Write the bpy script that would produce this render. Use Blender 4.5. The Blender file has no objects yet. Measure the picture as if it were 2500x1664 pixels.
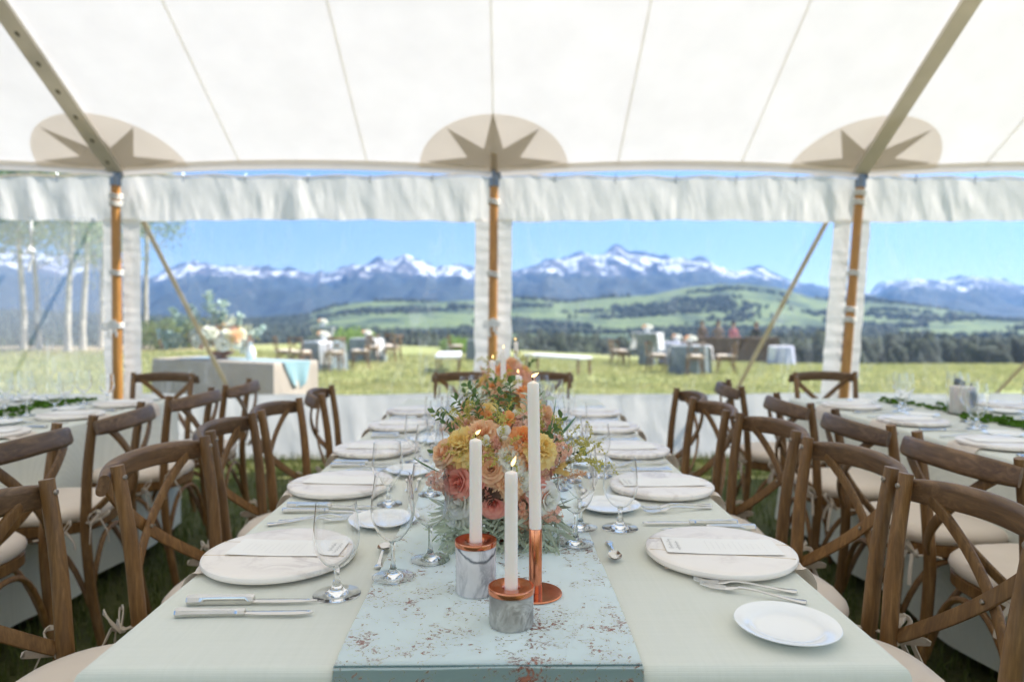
import bpy, bmesh, math, random
import numpy as np
from mathutils import Vector, Matrix, noise

# ------------------------------------------------------------------ camera, sky, sun, exposure
S = bpy.context.scene
COL = S.collection
R = math.radians
cam_d = bpy.data.cameras.new('camera')
cam_d.lens = 24.0
cam_d.sensor_width = 36.0
cam_d.clip_start = 0.05
cam_d.clip_end = 30000
cam = bpy.data.objects.new('camera', cam_d)
COL.objects.link(cam)
cam.location = (0.012, 0.0, 1.21)
cam.rotation_euler = (R(90 - 1.86), 0, R(-0.62))
cam_d.dof.use_dof = True
cam_d.dof.focus_distance = 1.17
cam_d.dof.aperture_fstop = 2.8
S.camera = cam

SUN_AZ, SUN_EL = 72.0, 50.0            # degrees clockwise from the viewing direction, and above the horizon
world = bpy.data.worlds.new('World')
S.world = world
world.use_nodes = True
wn = world.node_tree
wn.nodes.clear()
sky = wn.nodes.new('ShaderNodeTexSky')
sky.sky_type = 'NISHITA'
sky.sun_disc = False
sky.sun_elevation = R(SUN_EL)
sky.sun_rotation = R(SUN_AZ)
sky.altitude = 2700
sky.air_density = 1.0
sky.dust_density = 0.6
sky.ozone_density = 1.0
bg = wn.nodes.new('ShaderNodeBackground')
bg.inputs['Strength'].default_value = 0.085
wo = wn.nodes.new('ShaderNodeOutputWorld')
wn.links.new(sky.outputs[0], bg.inputs[0])
wn.links.new(bg.outputs[0], wo.inputs[0])

sun_d = bpy.data.lights.new('sun', 'SUN')
sun_d.energy = 4.6
sun_d.angle = R(0.55)
sun_d.color = (1.0, 0.93, 0.838)
sun = bpy.data.objects.new('sun', sun_d)
COL.objects.link(sun)
sdir = Vector((math.sin(R(SUN_AZ)) * math.cos(R(SUN_EL)), math.cos(R(SUN_AZ)) * math.cos(R(SUN_EL)), math.sin(R(SUN_EL))))
sun.rotation_euler = (-sdir).to_track_quat('-Z', 'Y').to_euler()
sun.location = (8, 8, 12)

S.view_settings.view_transform = 'Standard'
S.view_settings.look = 'None'
S.view_settings.exposure = 1.50
S.view_settings.gamma = 1.0
S.view_settings.use_curve_mapping = False
S.render.engine = 'CYCLES'
cy = S.cycles
cy.max_bounces = 14
cy.diffuse_bounces = 5
cy.glossy_bounces = 6
cy.transmission_bounces = 14
cy.transparent_max_bounces = 24
cy.volume_bounces = 0
cy.use_denoising = True
cy.sample_clamp_indirect = 6.0
cy.blur_glossy = 0.6

# ------------------------------------------------------------------ helpers
random.seed(11)
RND = random.Random(5)
def srgb(r, g, b):
    def l(c):
        c /= 255.0
        return c / 12.92 if c <= 0.04045 else ((c + 0.055) / 1.055) ** 2.4
    return (l(r), l(g), l(b), 1.0)
def nz(x, y=0.0, z=0.0):
    return noise.noise(Vector((x, y, z)))
def fbm(x, y=0.0, z=0.0, o=4):
    a, s, t = 1.0, 0.0, 0.0
    for i in range(o):
        s += a * noise.noise(Vector((x, y, z + 7.3 * i)))
        t += a
        a *= 0.5
        x *= 2.03
        y *= 2.03
        z *= 2.03
    return s / t
def lerp(a, b, t):
    return a + (b - a) * t
def pw(x, pts):
    """piecewise linear with smooth corners left to the noise"""
    if x <= pts[0][0]:
        return pts[0][1]
    for (a, b), (c, d) in zip(pts, pts[1:]):
        if x <= c:
            return b + (d - b) * (x - a) / (c - a)
    return pts[-1][1]

class MB:
    """collects faces and links them as one mesh"""
    def __init__(s):
        s.v, s.f, s.sm, s.mi = [], [], [], []
    def add(s, vs, fs, smooth=True, mi=0, M=None):
        b = len(s.v)
        if M is not None:
            vs = [M @ Vector(p) for p in vs]
        s.v.extend(tuple(p) for p in vs)
        for f in fs:
            s.f.append(tuple(i + b for i in f))
            s.sm.append(smooth)
            s.mi.append(mi)
        return s
    def grid(s, nu, nv, fn, smooth=True, mi=0, wrap=False, flip=False):
        vs = [fn(i / nu, j / nv) for j in range(nv + 1) for i in range(nu if wrap else nu + 1)]
        w = nu if wrap else nu + 1
        fs = []
        for j in range(nv):
            for i in range(nu):
                a, b = j * w + i, j * w + (i + 1) % w
                q = (a, b, b + w, a + w)
                fs.append(q[::-1] if flip else q)
        return s.add(vs, fs, smooth, mi)
    def lathe(s, prof, n=32, smooth=True, mi=0, M=None, closed=False):
        vs, fs, ring = [], [], []
        for (r, z) in prof:
            if r < 1e-7:
                ring.append((len(vs), 1))
                vs.append((0, 0, z))
            else:
                ring.append((len(vs), n))
                vs += [(r * math.cos(2 * math.pi * k / n), r * math.sin(2 * math.pi * k / n), z) for k in range(n)]
        pairs = list(zip(ring, ring[1:])) + ([(ring[-1], ring[0])] if closed else [])
        for (a, na), (b, nb) in pairs:
            for k in range(n):
                k2 = (k + 1) % n
                if na == 1 and nb == 1:
                    continue
                if na == 1:
                    fs.append((a, b + k2, b + k)[::-1])
                elif nb == 1:
                    fs.append((a + k, a + k2, b))
                else:
                    fs.append((a + k, a + k2, b + k2, b + k))
        return s.add(vs, fs, smooth, mi, M)
    def sweep(s, pts, section, caps=True, smooth=True, mi=0, up=(0, 0, 1), scale=None, closed=False):
        """section: list of (a, b) offsets along side and normal; pts: path"""
        P = [Vector(p) for p in pts]
        n, m = len(P), len(section)
        vs = []
        side0 = None
        for i, p in enumerate(P):
            if closed:
                t = P[(i + 1) % n] - P[i - 1]
            else:
                t = P[min(i + 1, n - 1)] - P[max(i - 1, 0)]
            t = t.normalized() if t.length > 1e-9 else Vector((0, 0, 1))
            sd = t.cross(Vector(up))
            if sd.length < 1e-3:
                sd = side0 if side0 is not None else t.orthogonal()
            sd = (sd - t * sd.dot(t)).normalized()
            if side0 is not None and sd.dot(side0) < 0 and abs(sd.dot(side0)) > 0.5:
                pass
            side0 = sd
            nn = sd.cross(t)
            k = 1.0 if scale is None else (scale[i] if not callable(scale) else scale(i / max(n - 1, 1)))
            vs += [p + sd * a * k + nn * b * k for a, b in section]
        fs = []
        for i in range(n if closed else n - 1):
            j = (i + 1) % n
            for k in range(m):
                k2 = (k + 1) % m
                fs.append((i * m + k, j * m + k, j * m + k2, i * m + k2))
        if caps and not closed:
            fs.append(tuple(range(m)))
            fs.append(tuple(reversed(range((n - 1) * m, n * m))))
        return s.add(vs, fs, smooth, mi)
    def tube(s, pts, r, n=8, caps=True, smooth=True, mi=0, up=(0, 0, 1), closed=False):
        if callable(r):
            sc, base = r, 1.0
        elif isinstance(r, (list, tuple)):
            sc, base = list(r), 1.0
        else:
            sc, base = None, r
        sec = [(base * math.cos(2 * math.pi * k / n), base * math.sin(2 * math.pi * k / n)) for k in range(n)]
        return s.sweep(pts, sec, caps, smooth, mi, up, sc, closed)
    def box(s, c, d, M=None, mi=0, ch=0.0):
        x, y, z = c
        a, b, h = d[0] / 2, d[1] / 2, d[2] / 2
        if ch <= 0:
            vs = [(x + i * a, y + j * b, z + k * h) for k in (-1, 1) for j in (-1, 1) for i in (-1, 1)]
            fs = [(0, 2, 3, 1), (4, 5, 7, 6), (0, 1, 5, 4), (2, 6, 7, 3), (0, 4, 6, 2), (1, 3, 7, 5)]
            return s.add(vs, fs, False, mi, M)
        bm = bmesh.new()
        bmesh.ops.create_cube(bm, size=1.0)
        for v in bm.verts:
            v.co = Vector((x + v.co.x * d[0], y + v.co.y * d[1], z + v.co.z * d[2]))
        bmesh.ops.bevel(bm, geom=bm.edges[:], offset=ch, segments=2, affect='EDGES', profile=0.6)
        bm.verts.ensure_lookup_table()
        vs = [v.co.copy() for v in bm.verts]
        fs = [tuple(v.index for v in f.verts) for f in bm.faces]
        bm.free()
        return s.add(vs, fs, False, mi, M)
    def mesh(s, name='mesh', solid=True):
        me = bpy.data.meshes.new(name)
        me.from_pydata(s.v, [], s.f)
        me.polygons.foreach_set('use_smooth', s.sm)
        if any(s.mi):
            me.polygons.foreach_set('material_index', s.mi)
        me.update()
        if solid:
            bm = bmesh.new()
            bm.from_mesh(me)
            bmesh.ops.recalc_face_normals(bm, faces=bm.faces[:])
            bm.to_mesh(me)
            bm.free()
        me.set_sharp_from_angle(angle=R(38))
        return me

def rrect(w, h, r, n=3):
    """rounded rectangle section"""
    out = []
    for cx, cy_, a0 in ((w / 2 - r, h / 2 - r, 0), (-w / 2 + r, h / 2 - r, 90), (-w / 2 + r, -h / 2 + r, 180), (w / 2 - r, -h / 2 + r, 270)):
        for k in range(n + 1):
            a = R(a0 + 90 * k / n)
            out.append((cx + r * math.cos(a), cy_ + r * math.sin(a)))
    return out

def obj(name, me, mats=None, parent=None, loc=None, rot=None, scale=None):
    if isinstance(me, MB):
        me = me.mesh(name)
    if mats is not None:
        if not isinstance(mats, (list, tuple)):
            mats = [mats]
        if len(me.materials) == 0:
            for m in mats:
                me.materials.append(m)
            o = bpy.data.objects.new(name, me)
        else:
            o = bpy.data.objects.new(name, me)
            for i, m in enumerate(mats):
                if me.materials[i] is not m:
                    o.material_slots[i].link = 'OBJECT'
                    o.material_slots[i].material = m
    else:
        o = bpy.data.objects.new(name, me)
    COL.objects.link(o)
    if parent is not None:
        o.parent = parent
    if loc is not None:
        o.location = loc
    if rot is not None:
        o.rotation_euler = rot
    if scale is not None:
        o.scale = scale if isinstance(scale, (tuple, list, Vector)) else (scale,) * 3
    return o
def tag(o, label, cat, group=None, kind=None):
    o['label'] = label
    o['category'] = cat
    if group:
        o['group'] = group
    if kind:
        o['kind'] = kind
    return o
def thing(name, label, cat, loc=(0, 0, 0), rz=0.0, group=None, rot=None):
    o = bpy.data.objects.new(name, None)
    o.empty_display_size = 0.05
    COL.objects.link(o)
    o.location = loc
    o.rotation_euler = rot if rot else (0, 0, rz)
    return tag(o, label, cat, group)
def struct(name, me, mats, kind='structure'):
    o = obj(name, me, mats)
    o['kind'] = kind
    return o
def dup(root, loc, rz, label, group=None, scale=None, rot=None):
    r = root.copy()
    COL.objects.link(r)
    r.location = loc
    r.rotation_euler = rot if rot else (0, 0, rz)
    if scale:
        r.scale = (scale,) * 3
    r['label'] = label
    if group:
        r['group'] = group
    for ch in list(root.children):
        c = ch.copy()
        COL.objects.link(c)
        c.parent = r
        for g in ch.children:
            d = g.copy()
            COL.objects.link(d)
            d.parent = c
    return r
ORD = ['first', 'second', 'third', 'fourth', 'fifth', 'sixth', 'seventh', 'eighth']

# ------------------------------------------------------------------ materials
class N:
    """small wrapper for a node tree"""
    def __init__(s, name):
        s.m = bpy.data.materials.new(name)
        s.m.use_nodes = True
        s.t = s.m.node_tree
        s.t.nodes.clear()
        s.out = s.n('ShaderNodeOutputMaterial')
    def n(s, typ, **kw):
        nd = s.t.nodes.new(typ)
        for k, v in kw.items():
            if k in nd.inputs:
                s.put(nd.inputs[k], v)
            else:
                setattr(nd, k, v)
        return nd
    def put(s, inp, v):
        if hasattr(v, 'is_output') or isinstance(v, bpy.types.NodeSocket):
            s.t.links.new(v, inp)
        else:
            inp.default_value = v
    def coord(s, scale=(1, 1, 1), rnd=False, kind='Object', loc=(0, 0, 0)):
        tc = s.n('ShaderNodeTexCoord')
        mp = s.n('ShaderNodeMapping')
        s.put(mp.inputs['Vector'], tc.outputs[kind])
        mp.inputs['Scale'].default_value = scale
        mp.inputs['Location'].default_value = loc
        v = mp.outputs[0]
        if rnd:
            oi = s.n('ShaderNodeObjectInfo')
            sc = s.n('ShaderNodeMath', operation='MULTIPLY')
            s.put(sc.inputs[0], oi.outputs['Random'])
            sc.inputs[1].default_value = 37.0
            ad = s.n('ShaderNodeVectorMath', operation='ADD')
            s.put(ad.inputs[0], v)
            s.put(ad.inputs[1], sc.outputs[0])
            v = ad.outputs[0]
        return v
    def noise(s, vec, scale=5.0, detail=4.0, rough=0.55, dist=0.0):
        nd = s.n('ShaderNodeTexNoise')
        s.put(nd.inputs['Vector'], vec)
        nd.inputs['Scale'].default_value = scale
        nd.inputs['Detail'].default_value = detail
        nd.inputs['Roughness'].default_value = rough
        nd.inputs['Distortion'].default_value = dist
        return nd.outputs['Fac']
    def ramp(s, fac, stops, interp='LINEAR'):
        nd = s.n('ShaderNodeValToRGB')
        cr = nd.color_ramp
        cr.interpolation = interp
        while len(cr.elements) > 1:
            cr.elements.remove(cr.elements[-1])
        for i, (p, c) in enumerate(stops):
            e = cr.elements[0] if i == 0 else cr.elements.new(p)
            e.position = p
            e.color = c if isinstance(c, (tuple, list)) else (c, c, c, 1)
        s.put(nd.inputs[0], fac)
        return nd.outputs[0]
    def mix(s, fac, a, b, typ='MIX'):
        nd = s.n('ShaderNodeMix', data_type='RGBA', blend_type=typ)
        s.put(nd.inputs[0], fac)
        s.put(nd.inputs[6], a)
        s.put(nd.inputs[7], b)
        return nd.outputs[2]
    def math(s, op, a, b=0.0, c=None):
        nd = s.n('ShaderNodeMath', operation=op)
        s.put(nd.inputs[0], a)
        s.put(nd.inputs[1], b)
        if c is not None:
            s.put(nd.inputs[2], c)
        return nd.outputs[0]
    def bump(s, h, strength=0.3, dist=0.01, normal=None):
        nd = s.n('ShaderNodeBump')
        nd.inputs['Strength'].default_value = strength
        nd.inputs['Distance'].default_value = dist
        s.put(nd.inputs['Height'], h)
        if normal is not None:
            s.put(nd.inputs['Normal'], normal)
        return nd.outputs[0]
    def bsdf(s, col, rough=0.5, metal=0.0, normal=None, **kw):
        b = s.n('ShaderNodeBsdfPrincipled')
        s.put(b.inputs['Base Color'], col)
        s.put(b.inputs['Roughness'], rough)
        b.inputs['Metallic'].default_value = metal
        if normal is not None:
            s.put(b.inputs['Normal'], normal)
        for k, v in kw.items():
            s.put(b.inputs[k], v)
        return b.outputs[0]
    def mixs(s, fac, a, b):
        nd = s.n('ShaderNodeMixShader')
        s.put(nd.inputs[0], fac)
        s.t.links.new(a, nd.inputs[1])
        s.t.links.new(b, nd.inputs[2])
        return nd.outputs[0]
    def done(s, sh):
        s.t.links.new(sh, s.out.inputs['Surface'])
        return s.m

def plain(name, col, rough=0.5, metal=0.0, var=0.12, vscale=8.0, bump=0.0, bscale=60.0, rnd=True, trans=0.0, **kw):
    n = N(name)
    v = n.coord(rnd=rnd)
    a = tuple(c * (1 - var) for c in col[:3]) + (1,)
    b = tuple(min(1, c * (1 + var)) for c in col[:3]) + (1,)
    c = n.ramp(n.noise(v, vscale, 4), [(0.3, a), (0.7, b)])
    nm = n.bump(n.noise(v, bscale, 3), bump, 0.004) if bump > 0 else None
    sh = n.bsdf(c, rough, metal, nm, **kw)
    if trans > 0:
        t = n.n('ShaderNodeBsdfTranslucent')
        n.put(t.inputs[0], c)
        sh = n.mixs(trans, sh, t.outputs[0])
    return n.done(sh)

def fabric(name, col, rough=0.85, weave=900.0, trans=0.0, bump=0.25, var=0.06, vscale=6.0, sheen=0.0, fold=0.0):
    n = N(name)
    v = n.coord()
    a = tuple(c * (1 - var) for c in col[:3]) + (1,)
    b = tuple(min(1, c * (1 + var)) for c in col[:3]) + (1,)
    c = n.ramp(n.noise(v, vscale, 5), [(0.3, a), (0.7, b)])
    nm = None
    if bump > 0:
        w = n.n('ShaderNodeTexWave', wave_type='BANDS', bands_direction='X')
        n.put(w.inputs[0], v)
        w.inputs['Scale'].default_value = weave
        w.inputs['Distortion'].default_value = 1.0
        w2 = n.n('ShaderNodeTexWave', wave_type='BANDS', bands_direction='Y')
        n.put(w2.inputs[0], v)
        w2.inputs['Scale'].default_value = weave
        w2.inputs['Distortion'].default_value = 1.0
        nm = n.bump(n.math('ADD', w.outputs['Fac'], w2.outputs['Fac']), bump, 0.0006)
    if fold > 0:
        nm = n.bump(n.noise(n.coord(scale=(1, 1, 0.35)), 7.0, 3, 0.5, 0.6), fold, 0.03, nm) if nm else n.bump(n.noise(n.coord(scale=(1, 1, 0.35)), 7.0, 3, 0.5, 0.6), fold, 0.03)
    sh = n.bsdf(c, rough, 0.0, nm, **({'Sheen Weight': sheen} if sheen else {}))
    if trans > 0:
        t = n.n('ShaderNodeBsdfTranslucent')
        n.put(t.inputs[0], c)
        if nm:
            n.put(t.inputs['Normal'], nm)
        sh = n.mixs(trans, sh, t.outputs[0])
    return n.done(sh)

def wood(name, dark, mid, light, scale, rough=0.42, bump=0.12):
    n = N(name)
    v = n.coord(scale=scale, rnd=True)
    a = n.noise(v, 4.0, 6, 0.6, 1.2)
    b = n.noise(v, 14.0, 4, 0.6, 0.4)
    f = n.math('ADD', n.math('MULTIPLY', a, 0.7), n.math('MULTIPLY', b, 0.3))
    c = n.ramp(f, [(0.28, dark), (0.5, mid), (0.72, light)])
    wear = n.ramp(n.noise(n.coord(rnd=True), 9.0, 5, 0.6), [(0.56, 0.0), (0.72, 1.0)])
    c = n.mix(n.math('MULTIPLY', wear, 0.22), c, srgb(150, 122, 94))
    oi = n.n('ShaderNodeObjectInfo')
    tone = n.ramp(oi.outputs['Random'], [(0.0, (0.78, 0.78, 0.80, 1)), (0.5, (1, 1, 1, 1)), (1.0, (1.2, 1.14, 1.05, 1))])
    c = n.mix(0.75, c, tone, 'MULTIPLY')
    return n.done(n.bsdf(c, n.ramp(b, [(0.3, rough - 0.08), (0.7, rough + 0.15)]), 0, n.bump(b, bump, 0.002)))

def marble(name, base, vein, scale=6.0, lo=0.46, hi=0.54, rough=0.3, cloud=None, stretch=(1, 1, 1), arc=None):
    n = N(name)
    v = n.coord(scale=stretch, rnd=True)
    f = n.noise(v, scale, 7, 0.62, 0.9)
    ve = n.ramp(f, [(lo - 0.05, 0.0), ((lo + hi) / 2, 1.0), (hi + 0.05, 0.0)])
    g = n.ramp(n.noise(v, scale * 0.55, 4, 0.5, 0.3), [(0.42, 0.0), (0.66, 1.0)])
    amt = n.math('MULTIPLY', ve, g)
    c0 = n.ramp(n.noise(v, scale * 0.8, 5), [(0.3, cloud or tuple(x * 0.86 for x in base[:3]) + (1,)), (0.7, base)])
    c = n.mix(amt, c0, vein)
    if arc:
        sx = n.n('ShaderNodeSeparateXYZ')
        n.put(sx.inputs[0], n.coord())
        z0, k, w, x0 = arc
        dx = n.math('SUBTRACT', sx.outputs[0], x0)
        wob = n.math('MULTIPLY', n.math('SUBTRACT', n.noise(n.coord(), 60.0, 4), 0.5), 0.012)
        d = n.math('SUBTRACT', sx.outputs[2], n.math('ADD', n.math('ADD', n.math('MULTIPLY', n.math('MULTIPLY', dx, dx), k), z0), wob))
        d = n.math('ABSOLUTE', d)
        a2 = n.ramp(n.math('DIVIDE', d, w), [(0.0, 1.0), (0.35, 0.75), (1.0, 0.0)])
        c = n.mix(n.math('MULTIPLY', a2, 0.9), c, vein)
    return n.done(n.bsdf(c, rough, 0, None, **{'Specular IOR Level': 0.5}))

def emit(name, col, st):
    n = N(name)
    e = n.n('ShaderNodeEmission')
    e.inputs[0].default_value = col
    e.inputs[1].default_value = st
    return n.done(e.outputs[0])
# ------------------------------------------------------------------ ground, hills, mountains
def np_mesh(name, V, F):
    """V (n,3) float, F (m,k) int -> mesh, fast"""
    me = bpy.data.meshes.new(name)
    V = np.asarray(V, dtype=np.float32)
    F = np.asarray(F, dtype=np.int32)
    k = F.shape[1]
    me.vertices.add(len(V))
    me.vertices.foreach_set('co', V.ravel())
    me.loops.add(F.size)
    me.loops.foreach_set('vertex_index', F.ravel())
    me.polygons.add(len(F))
    me.polygons.foreach_set('loop_start', np.arange(0, F.size, k, dtype=np.int32))
    me.update(calc_edges=True)
    return me

def zg(x, y):
    if y < 6:
        return 0.0
    return -(y - 6) * min(0.03, max(0.004, 0.015 + 0.0012 * x))
EDGE = [(-3, 30), (-1.0, 31), (-0.6, 33), (-0.2, 38), (0.0, 37), (0.15, 34), (0.4, 29), (0.6, 28), (1.2, 27), (3, 26)]
def edge(t):
    return pw(t, EDGE)

def meadow_mesh():
    vs, fs = [], []
    ys = [-60, -40, -25, -15, -8] + [-4 + 0.5 * i for i in range(46)] + [19.5 + 1.0 * i for i in range(8)]
    ts = np.linspace(-1, 1, 131)
    rows = []
    for y in ys:
        hw = max(10.0, 6 + abs(y) * 2.4)
        rows.append([(hw * t, y) for t in ts])
    for k in range(1, 9):                      # run out to the rim of the plateau
        row = []
        for (x, y) in rows[len(ys) - 1]:
            t = x / y
            e = edge(t)
            yy = y + (e - y) * k / 8
            row.append((t * yy, yy))
        rows.append(row)
    for row in rows:
        for (x, y) in row:
            a = 0.02 if y < 9 else 0.06
            vs.append((x, y, zg(x, y) + a * fbm(x * 0.6, y * 0.6, 3, 3) - (0.012 if y < 9 else 0)))
    w = len(ts)
    for j in range(len(rows) - 1):
        for i in range(w - 1):
            fs.append((j * w + i, j * w + i + 1, (j + 1) * w + i + 1, (j + 1) * w + i))
    return MB().add(vs, fs)

def m_meadow():
    n = N('meadow_ground')
    v = n.coord()
    a = n.noise(v, 0.35, 5, 0.6)
    b = n.noise(v, 2.2, 5, 0.65)
    c = n.noise(v, 24.0, 3, 0.6)
    g = n.ramp(b, [(0.28, srgb(122, 130, 74)), (0.46, srgb(156, 158, 98)), (0.6, srgb(182, 174, 122)), (0.76, srgb(198, 186, 146))])
    g2 = n.ramp(b, [(0.3, srgb(124, 140, 74)), (0.7, srgb(166, 172, 106))])
    col = n.mix(n.ramp(a, [(0.4, 0.0), (0.62, 1.0)]), g, g2)
    col = n.mix(n.ramp(c, [(0.3, 0.35), (0.6, 0.0)]), col, srgb(96, 106, 58))
    sx = n.n('ShaderNodeSeparateXYZ')
    n.put(sx.inputs[0], v)
    tent_shade = n.ramp(n.math('ADD', n.math('DIVIDE', sx.outputs[1], 14.0), n.math('MULTIPLY', n.math('SUBTRACT', a, 0.5), 0.5)), [(0.42, 1.0), (0.62, 0.0)])  # tent's shade put into the ground colour: darker inside, drier and paler outside
    col = n.mix(n.math('MULTIPLY', tent_shade, 0.9), col, n.ramp(b, [(0.3, srgb(58, 64, 30)), (0.7, srgb(98, 100, 52))]))
    # a bare strip of earth by the aspens
    far = n.math('MULTIPLY', n.ramp(n.math('DIVIDE', sx.outputs[1], 40.0), [(0.56, 0.0), (0.62, 1.0)]), n.ramp(n.math('DIVIDE', n.math('ADD', sx.outputs[0], 24.0), 30.0), [(0.3, 1.0), (0.42, 0.0)]))
    col = n.mix(n.math('MULTIPLY', far, 0.8), col, srgb(158, 138, 116))
    return n.done(n.bsdf(col, 0.9, 0, n.bump(n.math('ADD', b, c), 0.7, 0.04)))
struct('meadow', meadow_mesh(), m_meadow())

YD = [(-1400, 600), (-700, 585), (-300, 600), (-100, 580), (0, 578), (60, 572), (130, 592), (220, 588), (300, 615), (350, 640), (400, 622), (440, 604), (480, 609), (520, 613), (580, 616), (640, 628), (690, 624), (720, 633), (760, 628), (800, 615), (850, 610),
      (890, 600), (915, 591), (934, 582), (955, 595), (985, 606), (1005, 616), (1030, 610), (1060, 613), (1100, 624), (1150, 632), (1190, 625), (1225, 617), (1260, 602), (1300, 596), (1335, 588), (1370, 589), (1390, 583), (1404, 572),
      (1415, 562), (1427, 573), (1446, 588), (1480, 588), (1520, 597), (1565, 596), (1600, 604), (1622, 598), (1650, 612), (1690, 625), (1725, 621), (1755, 617), (1785, 634), (1830, 655), (1900, 665), (1960, 671), (2005, 672),
      (2040, 651), (2080, 643), (2120, 640), (2160, 649), (2200, 643), (2250, 634), (2300, 642), (2356, 655), (2500, 640), (2800, 615), (3200, 640), (3700, 620)]
YB = [(-1400, 700), (0, 715), (350, 728), (600, 735), (700, 725), (760, 704), (820, 692), (900, 690), (980, 693), (1060, 690), (1120, 688), (1200, 682), (1300, 690), (1400, 680), (1500, 676), (1580, 660), (1650, 652), (1720, 651), (1800, 662),
      (1860, 680), (1920, 688), (2000, 684), (2100, 696), (2200, 712), (2300, 730), (2400, 738), (2700, 720), (3700, 700)]
RIDGE_R = 5600.0
def terrain_ctrl(px):
    t = (px - 1161) / 1571.0
    e = edge(t)
    ze = zg(t * e, e)
    def z(y, r):
        return (733 - y) / 1571.0 * r
    yb, yd = pw(px, YB), pw(px, YD)
    ys = max(yd + 55, 655 + 22 * nz(px * 0.006, 4.2))
    return [(e - 1.5, ze - 0.35), (e + 4, ze - 1.2), (e + 25, -7.5), (150, -12), (300, -15), (600, -21), (1000, z(752 + 6 * nz(px * 0.004, 9), 1000)), (1250, z(lerp(748, yb, 0.6), 1250)),
            (1500, z(yb, 1500)), (1800, z(yb, 1500) - 22), (2600, z(max(yb + 14, 712), 2600)), (4200, z(ys, 4200)), (RIDGE_R, z(yd, RIDGE_R)), (6100, z(yd, RIDGE_R) - 190)]
def terrain_z(px, r, ctrl=None):
    c = ctrl or terrain_ctrl(px)
    z = pw(r, c)
    x = (px - 1161) / 1571.0 * r
    if r > 400:
        k = min(1, (r - 400) / 500.0)
        if r <= 2600:
            f = math.sin(math.pi * min(1, max(0, (r - 400) / 2200.0)))
            z += 9.0 * k * fbm(x / 260.0, r / 260.0, 1.0, 4) * (0.35 if 1400 < r < 1600 else 1.0)
        else:
            s = (r - 2600) / (RIDGE_R - 2600)
            f = math.sin(math.pi * min(1, max(0, s))) if s < 1 else 0.4
            rid = 1 - abs(2 * fbm(x / 520.0 + 0.25 * fbm(r / 400.0, x / 900.0, 5, 2), r / 1900.0, 2.0, 4))
            z += (rid - 0.6) * 215.0 * f
            z += (78.0 * f + 18.0) * fbm(x / 150.0, r / 210.0, 8.0, 5)
            if s > 0.93 and s <= 1.01:
                z += 20.0 * fbm(x / 62.0, 2.0, 3.0, 3)
    return z
PXS = list(range(-1400, 3701, 15))
PXM = list(range(-1400, -60, 20)) + list(range(-60, 2440, 7)) + list(range(2440, 3701, 20))
def fan(rs_fn, PXS=PXS):
    vs, fs = [], []
    cols = []
    for px in PXS:
        c = terrain_ctrl(px)
        rs = rs_fn(px, c)
        t = (px - 1161) / 1571.0
        cols.append([(t * r, r, terrain_z(px, r, c)) for r in rs])
    m = len(cols[0])
    for c in cols:
        vs += c
    for i in range(len(cols) - 1):
        for j in range(m - 1):
            fs.append((i * m + j, (i + 1) * m + j, (i + 1) * m + j + 1, i * m + j + 1))
    return MB().add(vs, fs)
def hill_rows(px, c):
    return [c[0][0], c[1][0], c[2][0]] + [90, 120, 150, 200, 250, 300, 380, 460, 540, 600] + list(np.linspace(640, 1560, 42)) + list(np.linspace(1600, 2700, 16))
def mount_rows(px, c):
    return list(np.linspace(2560, 4300, 40)) + list(np.linspace(4330, RIDGE_R, 70)) + [5700, 5850, 6100]

def m_hills():
    n = N('green_foothills')
    v = n.coord()
    a = n.noise(v, 0.0075, 6, 0.62)
    b = n.noise(v, 0.035, 4, 0.6)
    meadow = n.ramp(b, [(0.3, srgb(84, 102, 62)), (0.7, srgb(112, 128, 76))])
    trees = n.ramp(b, [(0.3, srgb(34, 52, 36)), (0.7, srgb(58, 80, 50))])
    f = n.math('ADD', n.math('MULTIPLY', a, 0.8), n.math('MULTIPLY', b, 0.2))
    col = n.mix(n.ramp(f, [(0.50, 0.0), (0.56, 1.0)]), meadow, trees)
    sx = n.n('ShaderNodeSeparateXYZ')
    n.put(sx.inputs[0], v)
    # woods take over on the far flank, on the lower slopes and towards the aspens
    lf = n.ramp(n.math('DIVIDE', n.math('ADD', n.math('ADD', sx.outputs[0], n.math('MULTIPLY', sx.outputs[1], 0.3)), 400.0), 800.0), [(0.45, 1.0), (0.53, 0.0)])
    far = n.ramp(n.math('DIVIDE', sx.outputs[1], 2600.0), [(0.62, 0.0), (0.72, 1.0)])
    w = n.math('MAXIMUM', n.math('MULTIPLY', lf, 0.85), far)
    col = n.mix(w, col, trees)
    return n.done(n.bsdf(col, 0.95, 0, n.bump(b, 0.6, 6.0)))
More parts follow.
